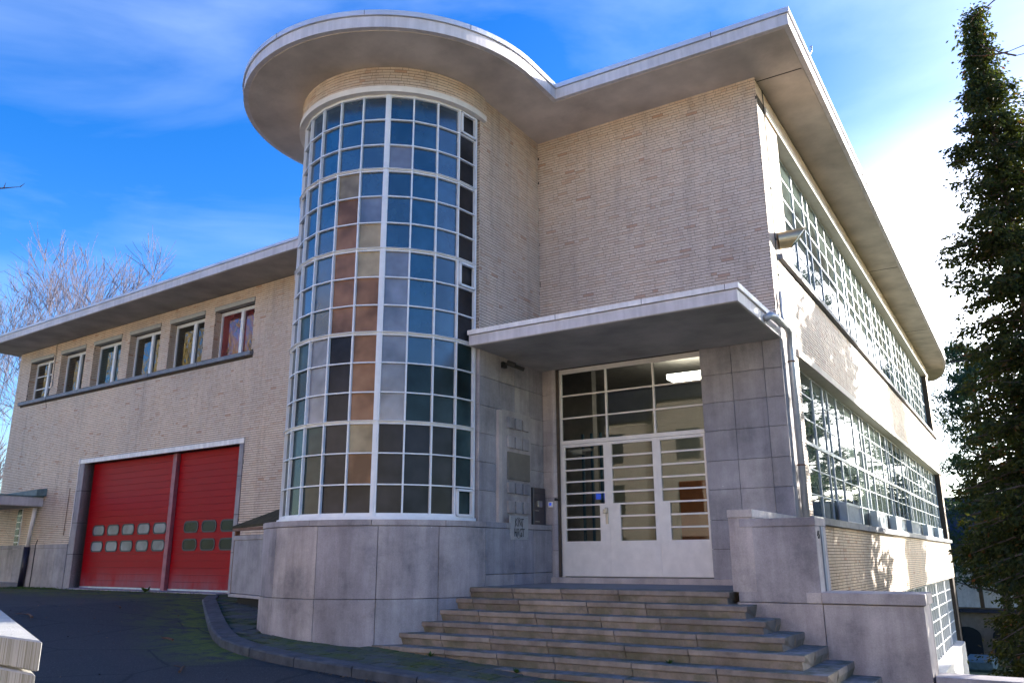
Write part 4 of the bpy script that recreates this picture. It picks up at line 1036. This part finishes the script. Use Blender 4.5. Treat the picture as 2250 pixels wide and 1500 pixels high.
BP = MB(); BP.box(11.68, 12.40, .075, .10, 1.28, 1.75, 0, FR_); tag(BP.build('blank_plate', 'bronze_plate' if 'bronze_plate' in MAT else 'plaque', bevel=.003), 'blank brown metal plate between the two pairs of raised squares', 'plate')
MAT['brown_plate'] = plain('brown_plate', (.20, .185, .16), .5, .3, var=.06, bstr=.03)
bpy.data.objects['blank_plate'].data.materials[0] = MAT['brown_plate']
IC = thing('intercom', (XR+.1, 12.8, .55), 'dark metal intercom and letterbox panel beside the door pier', 'intercom')
m_ = MB(); m_.box(12.50, 12.93, .035, .10, .55, 1.20, 0, FR_); m_.build('panel', 'bronze_box', IC, bevel=.006)
m_ = MB(); m_.box(12.63, 12.78, .10, .125, .86, .97, 0, FR_); m_.build('call_unit', 'brushed_steel', IC, bevel=.004)
m_ = MB(); m_.box(12.55, 12.68, .10, .112, .79, .805, 0, FR_); m_.box(12.55, 12.70, .10, .112, .60, .615, 0, FR_); m_.build('slot', 'brushed_steel', IC)
for z in (1.1,): m_ = MB(); m_.box(12.50, 12.93, .1, .1015, z-.003, z+.003, 0, FR_); m_.build('seam', 'black_plastic', IC)
KP = thing('keypad', (-7.3, 12.93, .88), 'small white keypad with a blue screen on the stone pier left of the door', 'keypad')
m_ = MB(); m_.box(-7.345, -7.25, .05, .075, .865, .965, 0, FF); m_.build('housing', 'white_paint', KP, bevel=.006)
m_ = MB(); m_.box(-7.32, -7.275, .075, .079, .895, .945, 0, FF); m_.build('screen', 'screen_blue', KP)
CM = MB(); CM.tube([(-7.17, 12.97, 1.0), (-7.17, 12.90, 1.0)], .022, 10); CM.tube([(-7.17, 12.90, 1.0), (-7.17, 12.87, .985)], [.03, .012], 10)
tag(CM.build('door_camera', 'black_plastic', smooth=True), 'tiny black camera beside the upper left of the door handle side pier', 'camera')
FL = thing('floodlight', (XR+.05, 11.6, 3.2), 'black floodlight on the stone wall just under the canopy', 'floodlight')
m_ = MB(); m_.box(XR+.035, XR+.09, 11.55, 11.66, 3.20, 3.30); m_.box(XR+.08, XR+.22, 11.585, 11.61, 3.235, 3.26); m_.build('bracket', 'black_plastic', FL)
m_ = MB()
q0 = Vector((XR+.22, 11.6, 3.22)); rm = Matrix.Rotation(R(25), 4, 'Y')
for (x0, x1, y0, y1, z0, z1) in ((-.02, .18, -.16, .16, -.02, .05), (-.04, .0, -.13, .13, .0, .07)):
    p = [(x0, y0, z0), (x1, y0, z0), (x1, y1, z0), (x0, y1, z0), (x0, y0, z1), (x1, y0, z1), (x1, y1, z1), (x0, y1, z1)]
    m_.hexa([tuple(q0+(rm @ Vector(v))) for v in p])
m_.build('lamp_head', 'black_plastic', FL, bevel=.01)
m_ = MB(); p = [(.0, -.13, -.024), (.16, -.13, -.024), (.16, .13, -.024), (.0, .13, -.024)]; m_.add([tuple(q0+(rm @ Vector(v))) for v in p], [(3, 2, 1, 0)]); m_.build('lens', 'glass_pale', FL)
# cone lamp on the side wall
PL = thing('tube_lamp', (-3.0, 13.75, 5.2), 'brass coloured tube lamp with a slanted mouth on the sunny side wall corner', 'wall lamp')
m_ = MB(); n = 28; c0 = Vector((XS+.0, 13.62, 5.30)); ax = Vector((1, .35, .12)).normalized(); s_ = ax.cross(Vector((0, 0, 1))).normalized(); u_ = s_.cross(ax)
rows = []
for j in range(2):
    for k in range(n):
        t = 2*math.pi*k/n; L = 0 if j == 0 else .36+.16*math.sin(t); rr2 = .15 if j == 0 else .155
        rows.append(tuple(c0+ax*L+(s_*math.cos(t)+u_*math.sin(t))*rr2))
m_.add(rows, [(k, (k+1) % n, n+(k+1) % n, n+k) for k in range(n)]+[tuple(range(n-1, -1, -1))])
plain('brass', (.55, .47, .30), .35, .75, var=.08, bstr=.03)
m_.build('tube', 'brass', PL, smooth=False)
m_ = MB(); m_.add([tuple(c0+ax*(.34+.16*math.sin(2*math.pi*k/n))+(s_*math.cos(2*math.pi*k/n)+u_*math.sin(2*math.pi*k/n))*.15) for k in range(n)], [tuple(range(n))]); m_.build('lens', 'glass_teal', PL)

# ------------------------------------------------------------------ shed with mossy roof between tower and garage
SH = thing('shed', (-13, 11.2, -.9), 'low grey walled bin store with a moss covered sloping roof between tower and garage', 'shed')
A_ = Vector((-14.0, 11.5, 0)); D_ = Vector((.955, -.297, 0)); N_ = Vector((-.297, -.955, 0))
def FH(u, o, z): q = A_+D_*u+N_*o; return (q.x, q.y, z)
m_ = MB(); m_.box(0, 2.6, -.14, 0, -.68, .36, 0, FH); m_.build('front_wall', 'bluestone', SH, bevel=.006)
m_ = MB(); m_.box(-.01, 2.6, -.15, .015, .36, .45, 0, FH); m_.build('coping_stone', 'bluestone', SH, bevel=.005)
m_ = MB(); m_.box(-.03, 2.6, -.16, .03, -.75, -.69, 0, FH); m_.build('base_slab', 'pale_stone', SH, bevel=.004)
m_ = MB(); m_.box(.15, 2.6, -1.2, -.10, -1.1, -.74, 0, FH); m_.build('gap_shade', 'dark_void', SH)  # near-black block painting the shade of the open gap under the slab
m_ = MB(); m_.box(-.02, .02, -.1, .0, -.75, .64, 0, FH); m_.build('post', 'rust', SH)
m_ = MB(); e0 = FH(-.08, .05, .64); e1 = FH(2.5, .05, .66); r0 = FH(1.15, -1.3, 1.30); r1 = FH(2.8, -1.3, 1.35)
th = Vector((0, 0, -.05)); T = [Vector(e0), Vector(e1), Vector(r1), Vector(r0)]
m_.hexa([tuple(q+th) for q in T]+[tuple(q) for q in T]); m_.build('roof', 'mossy_metal', SH, bevel=.01)
m_ = MB(); m_.box(-.05, 2.5, -.02, .04, .54, .60, 0, FH); m_.build('fascia_board', 'rust', SH)
m_ = MB(); m_.tube([FH(1.0, -1.28, 1.28), FH(1.3, -1.3, 1.35)], .05, 8); m_.build('ridge_cap', 'steel_blue_frame', SH)

# ------------------------------------------------------------------ side porch at the far left
PO = thing('entrance_porch', (-26, 12.5, -.8), 'low side porch with flat blue grey canopy at the left end of the wing', 'porch')
PXR = FW(-10.13, 0, 0)[0]
m_ = MB(); m_.prism([(PXR-4.2, 9.2), (PXR, 9.2), (PXR, 13.49), (PXR-4.2, 13.49)], 1.53, 1.80); m_.build('canopy', 'fascia_paint', PO, bevel=.01)
m_ = MB(); m_.prism([(PXR-4.2, 9.18), (PXR+.02, 9.18), (PXR+.02, 13.48), (PXR-4.2, 13.48)], 1.80, 1.84); m_.build('coping', 'green_zinc', PO)
m_ = MB(); m_.prism([(PXR-4.1, 9.3), (PXR-.1, 9.3), (PXR-.1, 13.48), (PXR-4.1, 13.48)], 1.522, 1.532, top=False); m_.build('soffit', 'soffit_canopy', PO)
q0 = [FW(-11.3, .01, 1.84), FW(-10.0, .01, 1.84), FW(-10.0, .3, 1.84), FW(-11.3, .9, 1.84)]; q1 = [FW(-11.3, .01, 1.86), FW(-10.0, .01, 2.06), FW(-10.0, .3, 2.02), FW(-11.3, .9, 1.86)]
m_ = MB(); m_.hexa([tuple(v) for v in q0][::-1]+[tuple(v) for v in q1][::-1]); m_.build('flashing', 'green_zinc', PO)
m_ = MB(); m_.tube([FW(-10.35, .12, 1.5), FW(-10.38, .12, 1.2), FW(-10.5, .12, .0+.35)], .06, 12); m_.build('downpipe', 'white_paint', PO, smooth=True)
m_ = MB(); m_.tube([FW(-10.5, .12, .36), FW(-10.56, .12, -.78)], .085, 12); m_.build('pipe_shoe', 'gasket', PO, smooth=True)
m_ = MB(); m_.box(-11.6, -11.3, .0, .03, -.1, 1.5, 0, FW); gp_ = m_.build('glass_strip', 'white_frame', PO)
for k in range(8): m_ = MB(); m_.box(-11.57, -11.33, .03, .04, -.08+k*.2, -.08+k*.2+.17, 0, FW); m_.build('glass_block', 'glass_dark', gp_)
m_ = MB(); m_.box(-14.5, -10.6, .0, 1.3, -1.0, -.66, 0, FW); m_.build('door_step', 'pale_stone', PO, bevel=.006)

# ------------------------------------------------------------------ gate wall in the left foreground
GW = thing('gate_wall', (-4.6, 2.6, -1.6), 'weathered ribbed grey stone gate wall in the left foreground', 'wall')
def PR(pt, d): return pt
TOPP = [(-4.36, 2.43), (-9.4, 4.60), (-9.9, 3.25), (-5.2, 2.52)]
def gwall(name, poly, z0, z1):
    m_ = MB(); ar = sum(poly[i-1][0]*poly[i][1]-poly[i][0]*poly[i-1][1] for i in range(4)); m_.prism(poly if ar > 0 else poly[::-1], z0, z1); return m_.build(name, 'ribbed_stone', GW, bevel=.008)
gwall('coping_stone', TOPP, -.553, -.405)
gwall('wall_stone', offset_poly(TOPP[::-1], -.02)[::-1] if False else [(x-.03, y+.005) for x, y in TOPP], -.80, -.565)
gwall('wall_stone', [(x-.03, y+.005) for x, y in TOPP], -1.05, -.81)
gwall('wall_stone', [(x-.03, y+.005) for x, y in TOPP], -1.7, -1.06)

# ------------------------------------------------------------------ vegetation
def leaf_quads(mb, p, n, spread, size, rr, droop=.3, dirv=None, asp=.45):
    for _ in range(n):
        c = p+Vector((rr.gauss(0, spread), rr.gauss(0, spread), rr.gauss(0, spread*.7)))
        d = Vector((rr.gauss(0, 1), rr.gauss(0, 1), rr.gauss(-droop, .6)))
        if dirv is not None: d = d*.7+dirv*1.2
        d.normalize(); s_ = d.cross(Vector((rr.gauss(0, 1), rr.gauss(0, 1), rr.gauss(0, 1)))).normalized()
        L = size*rr.uniform(.6, 1.4); w = L*asp
        mb.add([c, c+d*L*.5+s_*w*.5, c+d*L, c+d*L*.5-s_*w*.5], [(0, 1, 2, 3)], 0, max(0, min(1, rr.gauss(.45, .22))))
def conifer(name, x, y, z0, z1, rbase, label, seed, nbr=150, nclump=9, nleaf=9, size=.13, mat='yew_leaf', group=None, skip=.25, rtop=.12, spread=.12, prof=None):
    rr = random.Random(seed); t = thing(name, (x, y, z0), label, 'tree', group)
    H = z1-z0; m_ = MB(); m_.tube([(x, y, z0), (x+.03, y, z0+H*.4), (x, y+.03, z0+H*.8), (x, y, z1-.1)], [H*.011, H*.007, H*.003, .008], 8)
    lm = MB(); lobes = [(rr.uniform(0, 1), rr.uniform(0, 6.28), rr.uniform(-.3, .3)) for _ in range(26)]
    for i in range(nbr):
        f = (i+rr.random())/nbr; h = z0+H*(skip*.3+(1-skip*.3)*f); az = rr.uniform(0, 2*math.pi)
        if prof:
            for (f0, r0), (f1, r1) in zip(prof[:-1], prof[1:]):
                if f0 <= f <= f1: base = r0+(r1-r0)*(f-f0)/(f1-f0); break
        else: base = rtop+(rbase-rtop)*(1-f)**.8
        lob = sum(a_*math.exp(-((f-lf)/.035)**2)*max(0, math.cos(az-la)) for lf, la, a_ in lobes)
        L = max(.08, base*(.86+lob+rr.uniform(-.18, .12)))
        d = Vector((math.cos(az), math.sin(az), rr.uniform(-.4, .1))); p0 = Vector((x, y, h)); p1 = p0+d*L
        m_.tube([p0, p0+d*L*.5+Vector((0, 0, .05)), p1], [.03*(1-f)+.008, .018*(1-f)+.005, .004], 4, cap=False)
        k = max(2, int(nclump*(L/rbase)+2)); tilt = rr.gauss(0, .12)
        for j in range(k):
            s_ = (.12+.88*(j+rr.random())/k); q = p0+d*L*s_+Vector((0, 0, .05-.2*s_*s_*L*.5))
            side = d.cross(Vector((0, 0, 1)))*rr.gauss(0, .5)*spread*2
            leaf_quads(lm, q+side, nleaf, spread*(.6+.6*(1-s_)), size, rr, .7, d*.6)
    m_.build('trunk', 'bark', t); lm.build('crown', mat, t, tint=True); return t
conifer('cypress_tree', .42, 15.2, -5, 9.5, 1.7, 'tall dark cypress close to the right edge with an uneven pointed top', 5, nbr=640, nclump=12, nleaf=26, size=.08, spread=.095, prof=[(0, 1.4), (.25, 1.5), (.42, 1.36), (.62, 1.22), (.78, .90), (.87, .52), (.92, .27), (.96, .12), (1, .02)])
conifer('cypress_tree', 1.55, 18.4, -5, 9.0, 1.9, 'dark cypress just behind the tall one at the right edge', 6, nbr=380, nclump=11, nleaf=20, size=.11, spread=.11, prof=[(0, 1.6), (.3, 2.0), (.6, 1.7), (.8, 1.15), (.92, .55), (1, .05)])
conifer('yew_tree', .15, 21.5, -5, 1.6, 2.3, 'low bushy dark yew filling the gap below the cypress at the right', 8, nbr=200, nclump=13, nleaf=24, size=.09, spread=.15)
conifer('cypress_tree', 2.6, 26.6, -5, 10.2, 3.1, 'dark cypress beyond the right edge whose shade falls on the side wall', 11, nbr=210, nclump=10, nleaf=11, size=.34, spread=.25, rtop=.9)
conifer('cypress_tree', 4.2, 39.6, -5, 10.0, 2.0, 'slim cypress beyond the side wall farther right', 12, nbr=150, nclump=10, nleaf=11, size=.34, spread=.22, rtop=.7)
def pine(name, x, y, z0, z1, r, label, seed, nb=34, size=.28):
    rr = random.Random(seed); t = thing(name, (x, y, z0), label, 'tree'); H = z1-z0
    m_ = MB(); m_.tube([(x, y, z0), (x+.2, y, z0+H*.5), (x, y, z1)], [H*.013, H*.010, .03], 8); lm = MB()
    for i in range(nb):
        f = .2+.8*(i/nb); h = z0+H*f; az = rr.uniform(0, 6.28); L = r*(1.15-f*.8)*rr.uniform(.6, 1.15)
        d = Vector((math.cos(az), math.sin(az), rr.uniform(-.1, .3))); p0 = Vector((x, y, h))
        m_.tube([p0, p0+d*L*.5-Vector((0, 0, .1)), p0+d*L], [.07, .04, .012], 4, cap=False)
        for j in range(7):
            q = p0+d*L*(.3+.7*j/6)+Vector((rr.gauss(0, .35), rr.gauss(0, .35), rr.gauss(.1, .18)))
            leaf_quads(lm, q, 34, .22, size, rr, -.2, Vector((0, 0, .5)), .22)
    m_.build('trunk', 'bark', t); lm.build('crown', 'pine_leaf', t, tint=True)
pine('pine_tree', -1.6, 47.5, -5, 10.5, 3.6, 'blue green pine showing between the far corner of the roof and the cypress', 21, nb=80, size=.3)
pine('pine_tree', 1.6, 54, -5, 12, 4, 'second pine hidden mostly behind the cypress at the right', 22)
pine('pine_tree', 6.5, 60, -5, 20, 5, 'tall pine mirrored in the side windows', 23, nb=50, size=.4)
pine('pine_tree', 8.5, 74, -5, 26, 5, 'tallest pine mirrored in the upper side windows', 24, nb=50, size=.45)

def bare_tree(name, x, y, z0, H, label, seed, mat='winter_bark', depth=6, spread=.5, group=None, trunk=.28, nsplit=3, thin=1.0):
    rr = random.Random(seed); t = thing(name, (x, y, z0), label, 'tree', group); tr = MB(); tw = MB()
    def grow(p, d, L, r, lev):
        segs = 3; pts = [p]; rs = [r]
        for i in range(segs):
            d = (d+Vector((rr.gauss(0, .10), rr.gauss(0, .10), rr.gauss(.05, .06)))).normalized(); p = p+d*(L/segs); pts.append(p); rs.append(r*(1-(i+1)/segs*.38))
        (tr if lev < 2 else tw).tube(pts, rs, 6 if lev < 2 else 3, cap=False)
        if lev >= depth: return
        n = nsplit+(1 if rr.random() < .4 else 0)
        for i in range(n):
            s_ = rr.uniform(.35, 1.0) if i else 1.0
            q = pts[min(segs, int(s_*segs+.5))]
            a = Vector((rr.gauss(0, 1), rr.gauss(0, 1), rr.gauss(0, .5))); a = (a-d*a.dot(d)).normalized()
            nd = (d+a*rr.uniform(.35, .9)*spread*1.6+Vector((0, 0, .18))).normalized()
            grow(q, nd, L*rr.uniform(.62, .82), max(.006*thin, rs[-1]*rr.uniform(.5, .75)), lev+1)
    grow(Vector((x, y, z0)), Vector((0, 0, 1)), H*.27, trunk, 0)
    tr.build('trunk', mat, t); tw.build('crown', mat, t); return t
bare_tree('bare_tree', -47, 24.5, -3, 27, 'bare leafless tree rising behind the roof of the wing', 31, depth=6, thin=2.2)
bare_tree('bare_tree', -52, 31.5, -3, 29, 'second bare tree right of the first behind the wing roof', 33, depth=6, thin=2.4)
bare_tree('bare_tree', -58, 27.5, -3, 30, 'bare tree at the left edge behind the wing', 37, depth=6, thin=2.4)
bare_tree('bare_tree', -38, 16.2, -2, 11, 'low bare tree seen under the eaves beside the left corner of the wing', 39, depth=6, thin=1.6)
# branches reaching into the top right corner come from a tree standing off to the right
BT = thing('overhanging_tree', (4.6, 11.5, -5), 'bare tree at the right whose thin twigs reach into the top corner', 'tree')
m_ = MB(); m_.tube([(4.6, 11.5, -5), (4.4, 11.6, 2), (4.0, 11.8, 8.6), (3.8, 11.9, 11)], [.3, .24, .14, .05], 8); m_.build('trunk', 'bark', BT)
rr = random.Random(3)
m_ = MB()
MAXL = 2
def twigs(p, d, L, r, lev):
    pts = [p]; rs = [r]
    for i in range(4):
        d = (d+Vector((rr.gauss(0, .05), rr.gauss(0, .05), rr.gauss(0, .05)))).normalized(); p = p+d*L/4; pts.append(p); rs.append(r*(1-.2*(i+1)))
        if lev < MAXL and i > 0 and rr.random() < .75: twigs(p, (d+Vector((rr.gauss(0, .6), rr.gauss(0, .6), rr.gauss(.1, .6)))).normalized(), min(.45, L*rr.uniform(.12, .3)), r*.55, lev+1)
    m_.tube(pts, rs, 4, cap=False)
for (p, q) in (((3.95, 11.8, 7.0), (.75, 12.2, 7.22)), ((3.9, 11.8, 7.3), (.85, 12.2, 7.40)), ((3.9, 11.8, 7.9), (.80, 12.2, 7.80)), ((3.95, 11.8, 6.6), (.85, 12.2, 6.95)), ((3.95, 11.8, 6.7), (.95, 12.6, 6.75))):
    P_ = Vector(p); Q_ = Vector(q); twigs(P_, (Q_-P_).normalized(), (Q_-P_).length*1.03, .028, 0)
m_.build('branch', 'twig_bark', BT)
LT = thing('overhanging_tree', (-13.4, .8, -1.6), 'bare tree off to the left, one twig tip against the sky', 'tree')
m_ = MB(); m_.tube([(-13.4, .8, -1.6), (-13.4, .9, 2), (-13.3, 1.2, 6.5)], [.2, .16, .05], 8); m_.build('trunk', 'bark', LT)
m_ = MB(); rr = random.Random(8)
for (p, q) in (((-13.4, 1.0, 4.0), (-12.95, 5.30, 5.60)),):
    P_ = Vector(p); Q_ = Vector(q); twigs(P_, (Q_-P_).normalized(), (Q_-P_).length*1.0, .03, 0)
m_.build('branch', 'twig_bark', LT)

# laurel bush at the lower right edge
LB = thing('laurel_bush', (-.08, 8.6, -1.7), 'bright green laurel bush with glossy leaves at the lower right edge', 'bush')
lm = MB(); sm = MB(); rr = random.Random(5)
for i in range(60):
    p0 = Vector((.30+rr.uniform(-.15, .5), 8.7+rr.uniform(-.4, .4), -1.75)); d = Vector((rr.gauss(-.06, .16), rr.gauss(0, .2), 1)).normalized(); L = rr.uniform(.7, 1.28)
    sm.tube([p0, p0+d*L], [.012, .005], 4, cap=False)
    for j in range(14):
        q = p0+d*L*(.3+.7*j/13); a = rr.uniform(0, 6.28); dd = Vector((math.cos(a), math.sin(a), rr.uniform(.1, .7))).normalized(); s_ = dd.cross(Vector((0, 0, 1))).normalized(); l_ = rr.uniform(.08, .13)
        n_ = dd.cross(s_)
        lm.add([q, q+dd*l_*.45+s_*l_*.2+n_*.012, q+dd*l_, q+dd*l_*.45-s_*l_*.2+n_*.012], [(0, 1, 2, 3)], 0, rr.random())
sm.build('stem', 'twig_bark', LB); lm.build('foliage', 'laurel_leaf', LB, tint=True)

# leaf litter, weeds, twigs on the forecourt
lm = MB(); rr = random.Random(12)
def fallen(x, y, z, s):
    a = rr.uniform(0, 6.28); d = Vector((math.cos(a), math.sin(a), rr.uniform(-.2, .4))).normalized()*s; e = Vector((-math.sin(a), math.cos(a), rr.uniform(-.3, .3))).normalized()*s*.35
    c = Vector((x, y, z+.012)); lm.add([c-d*.5, c+e, c+d*.5+Vector((0, 0, .01)), c-e], [(0, 1, 2, 3)], 0, rr.random())
for i in range(1500):
    u = rr.uniform(-14, -7.2); o_ = 3.2+rr.gauss(0, .65)+(.3*math.sin(u*1.3)); q = FW(u, o_, 0); fallen(q[0], q[1], ga(q[0]), rr.uniform(.06, .13))
for i in range(170):
    x = rr.uniform(-16, -4); y = rr.uniform(4.5, 11.5)
    if dist_kerb(x, y) > .05 and not inside_pave(x, y): fallen(x, y, ga(x), rr.uniform(.02, .05))
for i in range(160):
    s_ = rr.uniform(9, 16); (x, y), (dx, dy) = pt_at(s_); fallen(x+rr.gauss(0, .02)+dy*.08, y-.07+rr.gauss(0, .03), ga(x), rr.uniform(.02, .05))
tag(lm.build('leaf_litter', 'dead_leaf', tint=True), 'brown fallen leaves scattered along the wing and over the asphalt', 'leaves', kind='stuff')
def twig(x, y, L, a, label):
    L *= 1.25
    m_ = MB(); z = ga(x)+.02; c, s_ = math.cos(a), math.sin(a)
    m_.tube([(x-c*L/2, y-s_*L/2, z), (x, y, z+.015), (x+c*L/2, y+s_*L/2, z)], [.017, .014, .007], 5); m_.tube([(x, y, z+.01), (x+c*L*.2-s_*L*.2, y+s_*L*.2+c*L*.2, z+.03)], [.007, .003], 4)
    tag(m_.build('twig', 'twig_bark'), label, 'twig', 'fallen twigs on the asphalt')
twig(-13.95, 7.5, .75, 2.75, 'long dark twig on the asphalt behind the gate wall')
twig(-14.3, 9.3, .3, 2.6, 'short twig on the asphalt toward the red doors')
twig(-10.9, 7.9, .3, 2.9, 'small twig lying just left of the bend in the kerb')
twig(-8.75, 6.58, .42, 2.4, 'reddish twig on the asphalt in front of the kerb')
def weed(x, y, z, n, s, label, seed):
    rr = random.Random(seed); lm = MB()
    for i in range(n):
        a = rr.uniform(0, 6.28); d = Vector((math.cos(a), math.sin(a), rr.uniform(.3, 1.3))).normalized()*s*rr.uniform(.5, 1); e = Vector((-math.sin(a), math.cos(a), 0))*s*.16; c = Vector((x, y, z)); 
        lm.add([c, c+d*.55+e, c+d, c+d*.55-e], [(0, 1, 2, 3)], 0, rr.random())
    tag(lm.build('weed', 'weed_leaf', tint=True), label, 'weed')
q = FW(-3.55, .42, 0); weed(q[0], q[1], ga(q[0]), 26, .20, 'leafy weed at the foot of the post between the red garage doors', 1)
weed(-5.55, 8.93, gp(-5.5)+.0, 16, .10, 'small weed where the lowest step meets the pavers', 2)
weed(-3.75, 9.37, -1.19, 14, .08, 'tiny green weed in a joint of the lower steps', 4)
weed(-7.0, 9.1, gp(-7)+.0, 14, .10, 'small weed at the left end of the bottom step', 6)
# thin grass along the wing
gm = MB(); rr = random.Random(14)
for i in range(2600):
    u = rr.uniform(-13, -7.6) if rr.random() < .8 else rr.uniform(-7.6, -1.2); o_ = rr.uniform(.12, .95) if u < -8.3 else rr.uniform(.38, .7); q = FW(u, o_, 0); z = ga(q[0]); h = rr.uniform(.015, .045); a = rr.uniform(0, 6.28)
    c = Vector((q[0], q[1], z)); e = Vector((math.cos(a), math.sin(a), 0))*.008; gm.add([c-e, c+e, c+Vector((rr.gauss(0, .015), rr.gauss(0, .015), h))], [(0, 1, 2)], 0, rr.random())
tag(gm.build('grass', 'weed_leaf', tint=True), 'short mossy grass growing along the foot of the wing', 'grass', kind='stuff')

# ------------------------------------------------------------------ house beyond the sunken yard; unseen row added to bounce warm light
HS_ = thing('far_house', (-4, 50, -5), 'low pale house with white garage doors and dark slate roof behind the building', 'house')
m_ = MB(); m_.box(-7.5, 6, 50, 56, -5, -1.0); m_.build('wall', 'far_brick', HS_)
m_ = MB(); m_.add([(-7.9, 49.6, -.2), (6.4, 49.6, -.2), (6.4, 53, 3.2), (-7.9, 53, 3.2), (-7.9, 56.4, -.2), (6.4, 56.4, -.2)], [(0, 1, 2, 3), (3, 2, 5, 4), (0, 3, 4), (1, 5, 2)]); m_.build('roof', 'slate', HS_)
m_ = MB(); m_.box(-7.5, 6, 49.9, 50, -1.1, -.2); m_.build('fascia_board', 'white_paint', HS_)
for x in (-6.1, -4.35, -2.6, -.8): m_ = MB(); m_.box(x, x+1.55, 49.85, 49.95, -2.6, -1.15); m_.build('garage_door', 'white_paint', HS_)
m_ = MB(); m_.box(-7.6, 6, 49.7, 49.9, -2.85, -2.68); m_.build('beam', 'slate', HS_)
for x in (-6.0, -4.3, -2.5, -.7):
    m_ = MB(); pts = [(x+.7+.65*math.cos(R(t)), -4.0+.45*math.sin(R(t))) for t in range(0, 181, 20)]+[(x+.05, -5), (x+1.35, -5)]
    n = len(pts); m_.add([(p[0], 49.84, p[1]) for p in pts], [tuple(range(n))]); m_.build('arch_opening', 'dark_void', HS_)
YC = MB(); YC.box(-3.4, -2.2, 43.5, 46, -5, -4.5); tag(YC.build('yard_tank', 'green_zinc', bevel=.1), 'low green covered tank in the yard before the far house', 'tank')
plain('fill_house_wall', (.66, .56, .45), .9, var=.08, bstr=.1, scale=1)  # pale warm walls of the added houses, bouncing sunlight onto the shaded front
for i, (x, w, h, rh) in enumerate(((-42, 9.5, 9.2, 3), (-32, 9.5, 9.8, 3.4), (-22, 9.5, 9.0, 3.2), (-12, 9.5, 10.0, 3), (-2, 9.5, 9.2, 3.4), (8, 9.5, 9.6, 3))):
    T_ = thing('fill_house', (x, -15, -1.8), 'unseen pale house added behind the viewer to bounce warm sunlight, %s in the row' % ['first', 'second', 'third', 'fourth', 'fifth', 'sixth'][i], 'house')
    m_ = MB(); m_.box(x-w/2, x+w/2, -23, -15, -1.8, h-1.8); m_.build('wall', 'fill_house_wall', T_)
    m_ = MB(); z = h-1.8; m_.add([(x-w/2-.2, -14.7, z), (x+w/2+.2, -14.7, z), (x+w/2+.2, -23.3, z), (x-w/2-.2, -23.3, z), (x-w/2-.2, -19, z+rh), (x+w/2+.2, -19, z+rh)], [(0, 4, 5, 1), (2, 5, 4, 3), (0, 3, 4), (1, 5, 2)]); m_.build('roof', 'slate', T_)
    for k in range(3):
        for zz_ in (-.6, 2.2, 5.0):
            m_ = MB(); xx = x-w/2+1.3+k*2.8; m_.box(xx, xx+1.3, -15.05, -14.95, zz_, zz_+1.6); m_.build('window', 'glass_clear_dark', T_)
for i, (x, y, H) in enumerate(((-44, -11, 26), (-52, -12, 28), (-60, -11, 27), (-68, -13, 29), (-76, -10, 27), (-38, -12, 25))):
    bare_tree('street_tree', x, y, -1.8, H, 'bare olive barked street tree behind the viewer, %s of six' % ['first', 'second', 'third', 'fourth', 'fifth', 'sixth'][i], 50+i, 'olive_bark', depth=6, thin=4, trunk=.3, group='street trees mirrored in the windows')
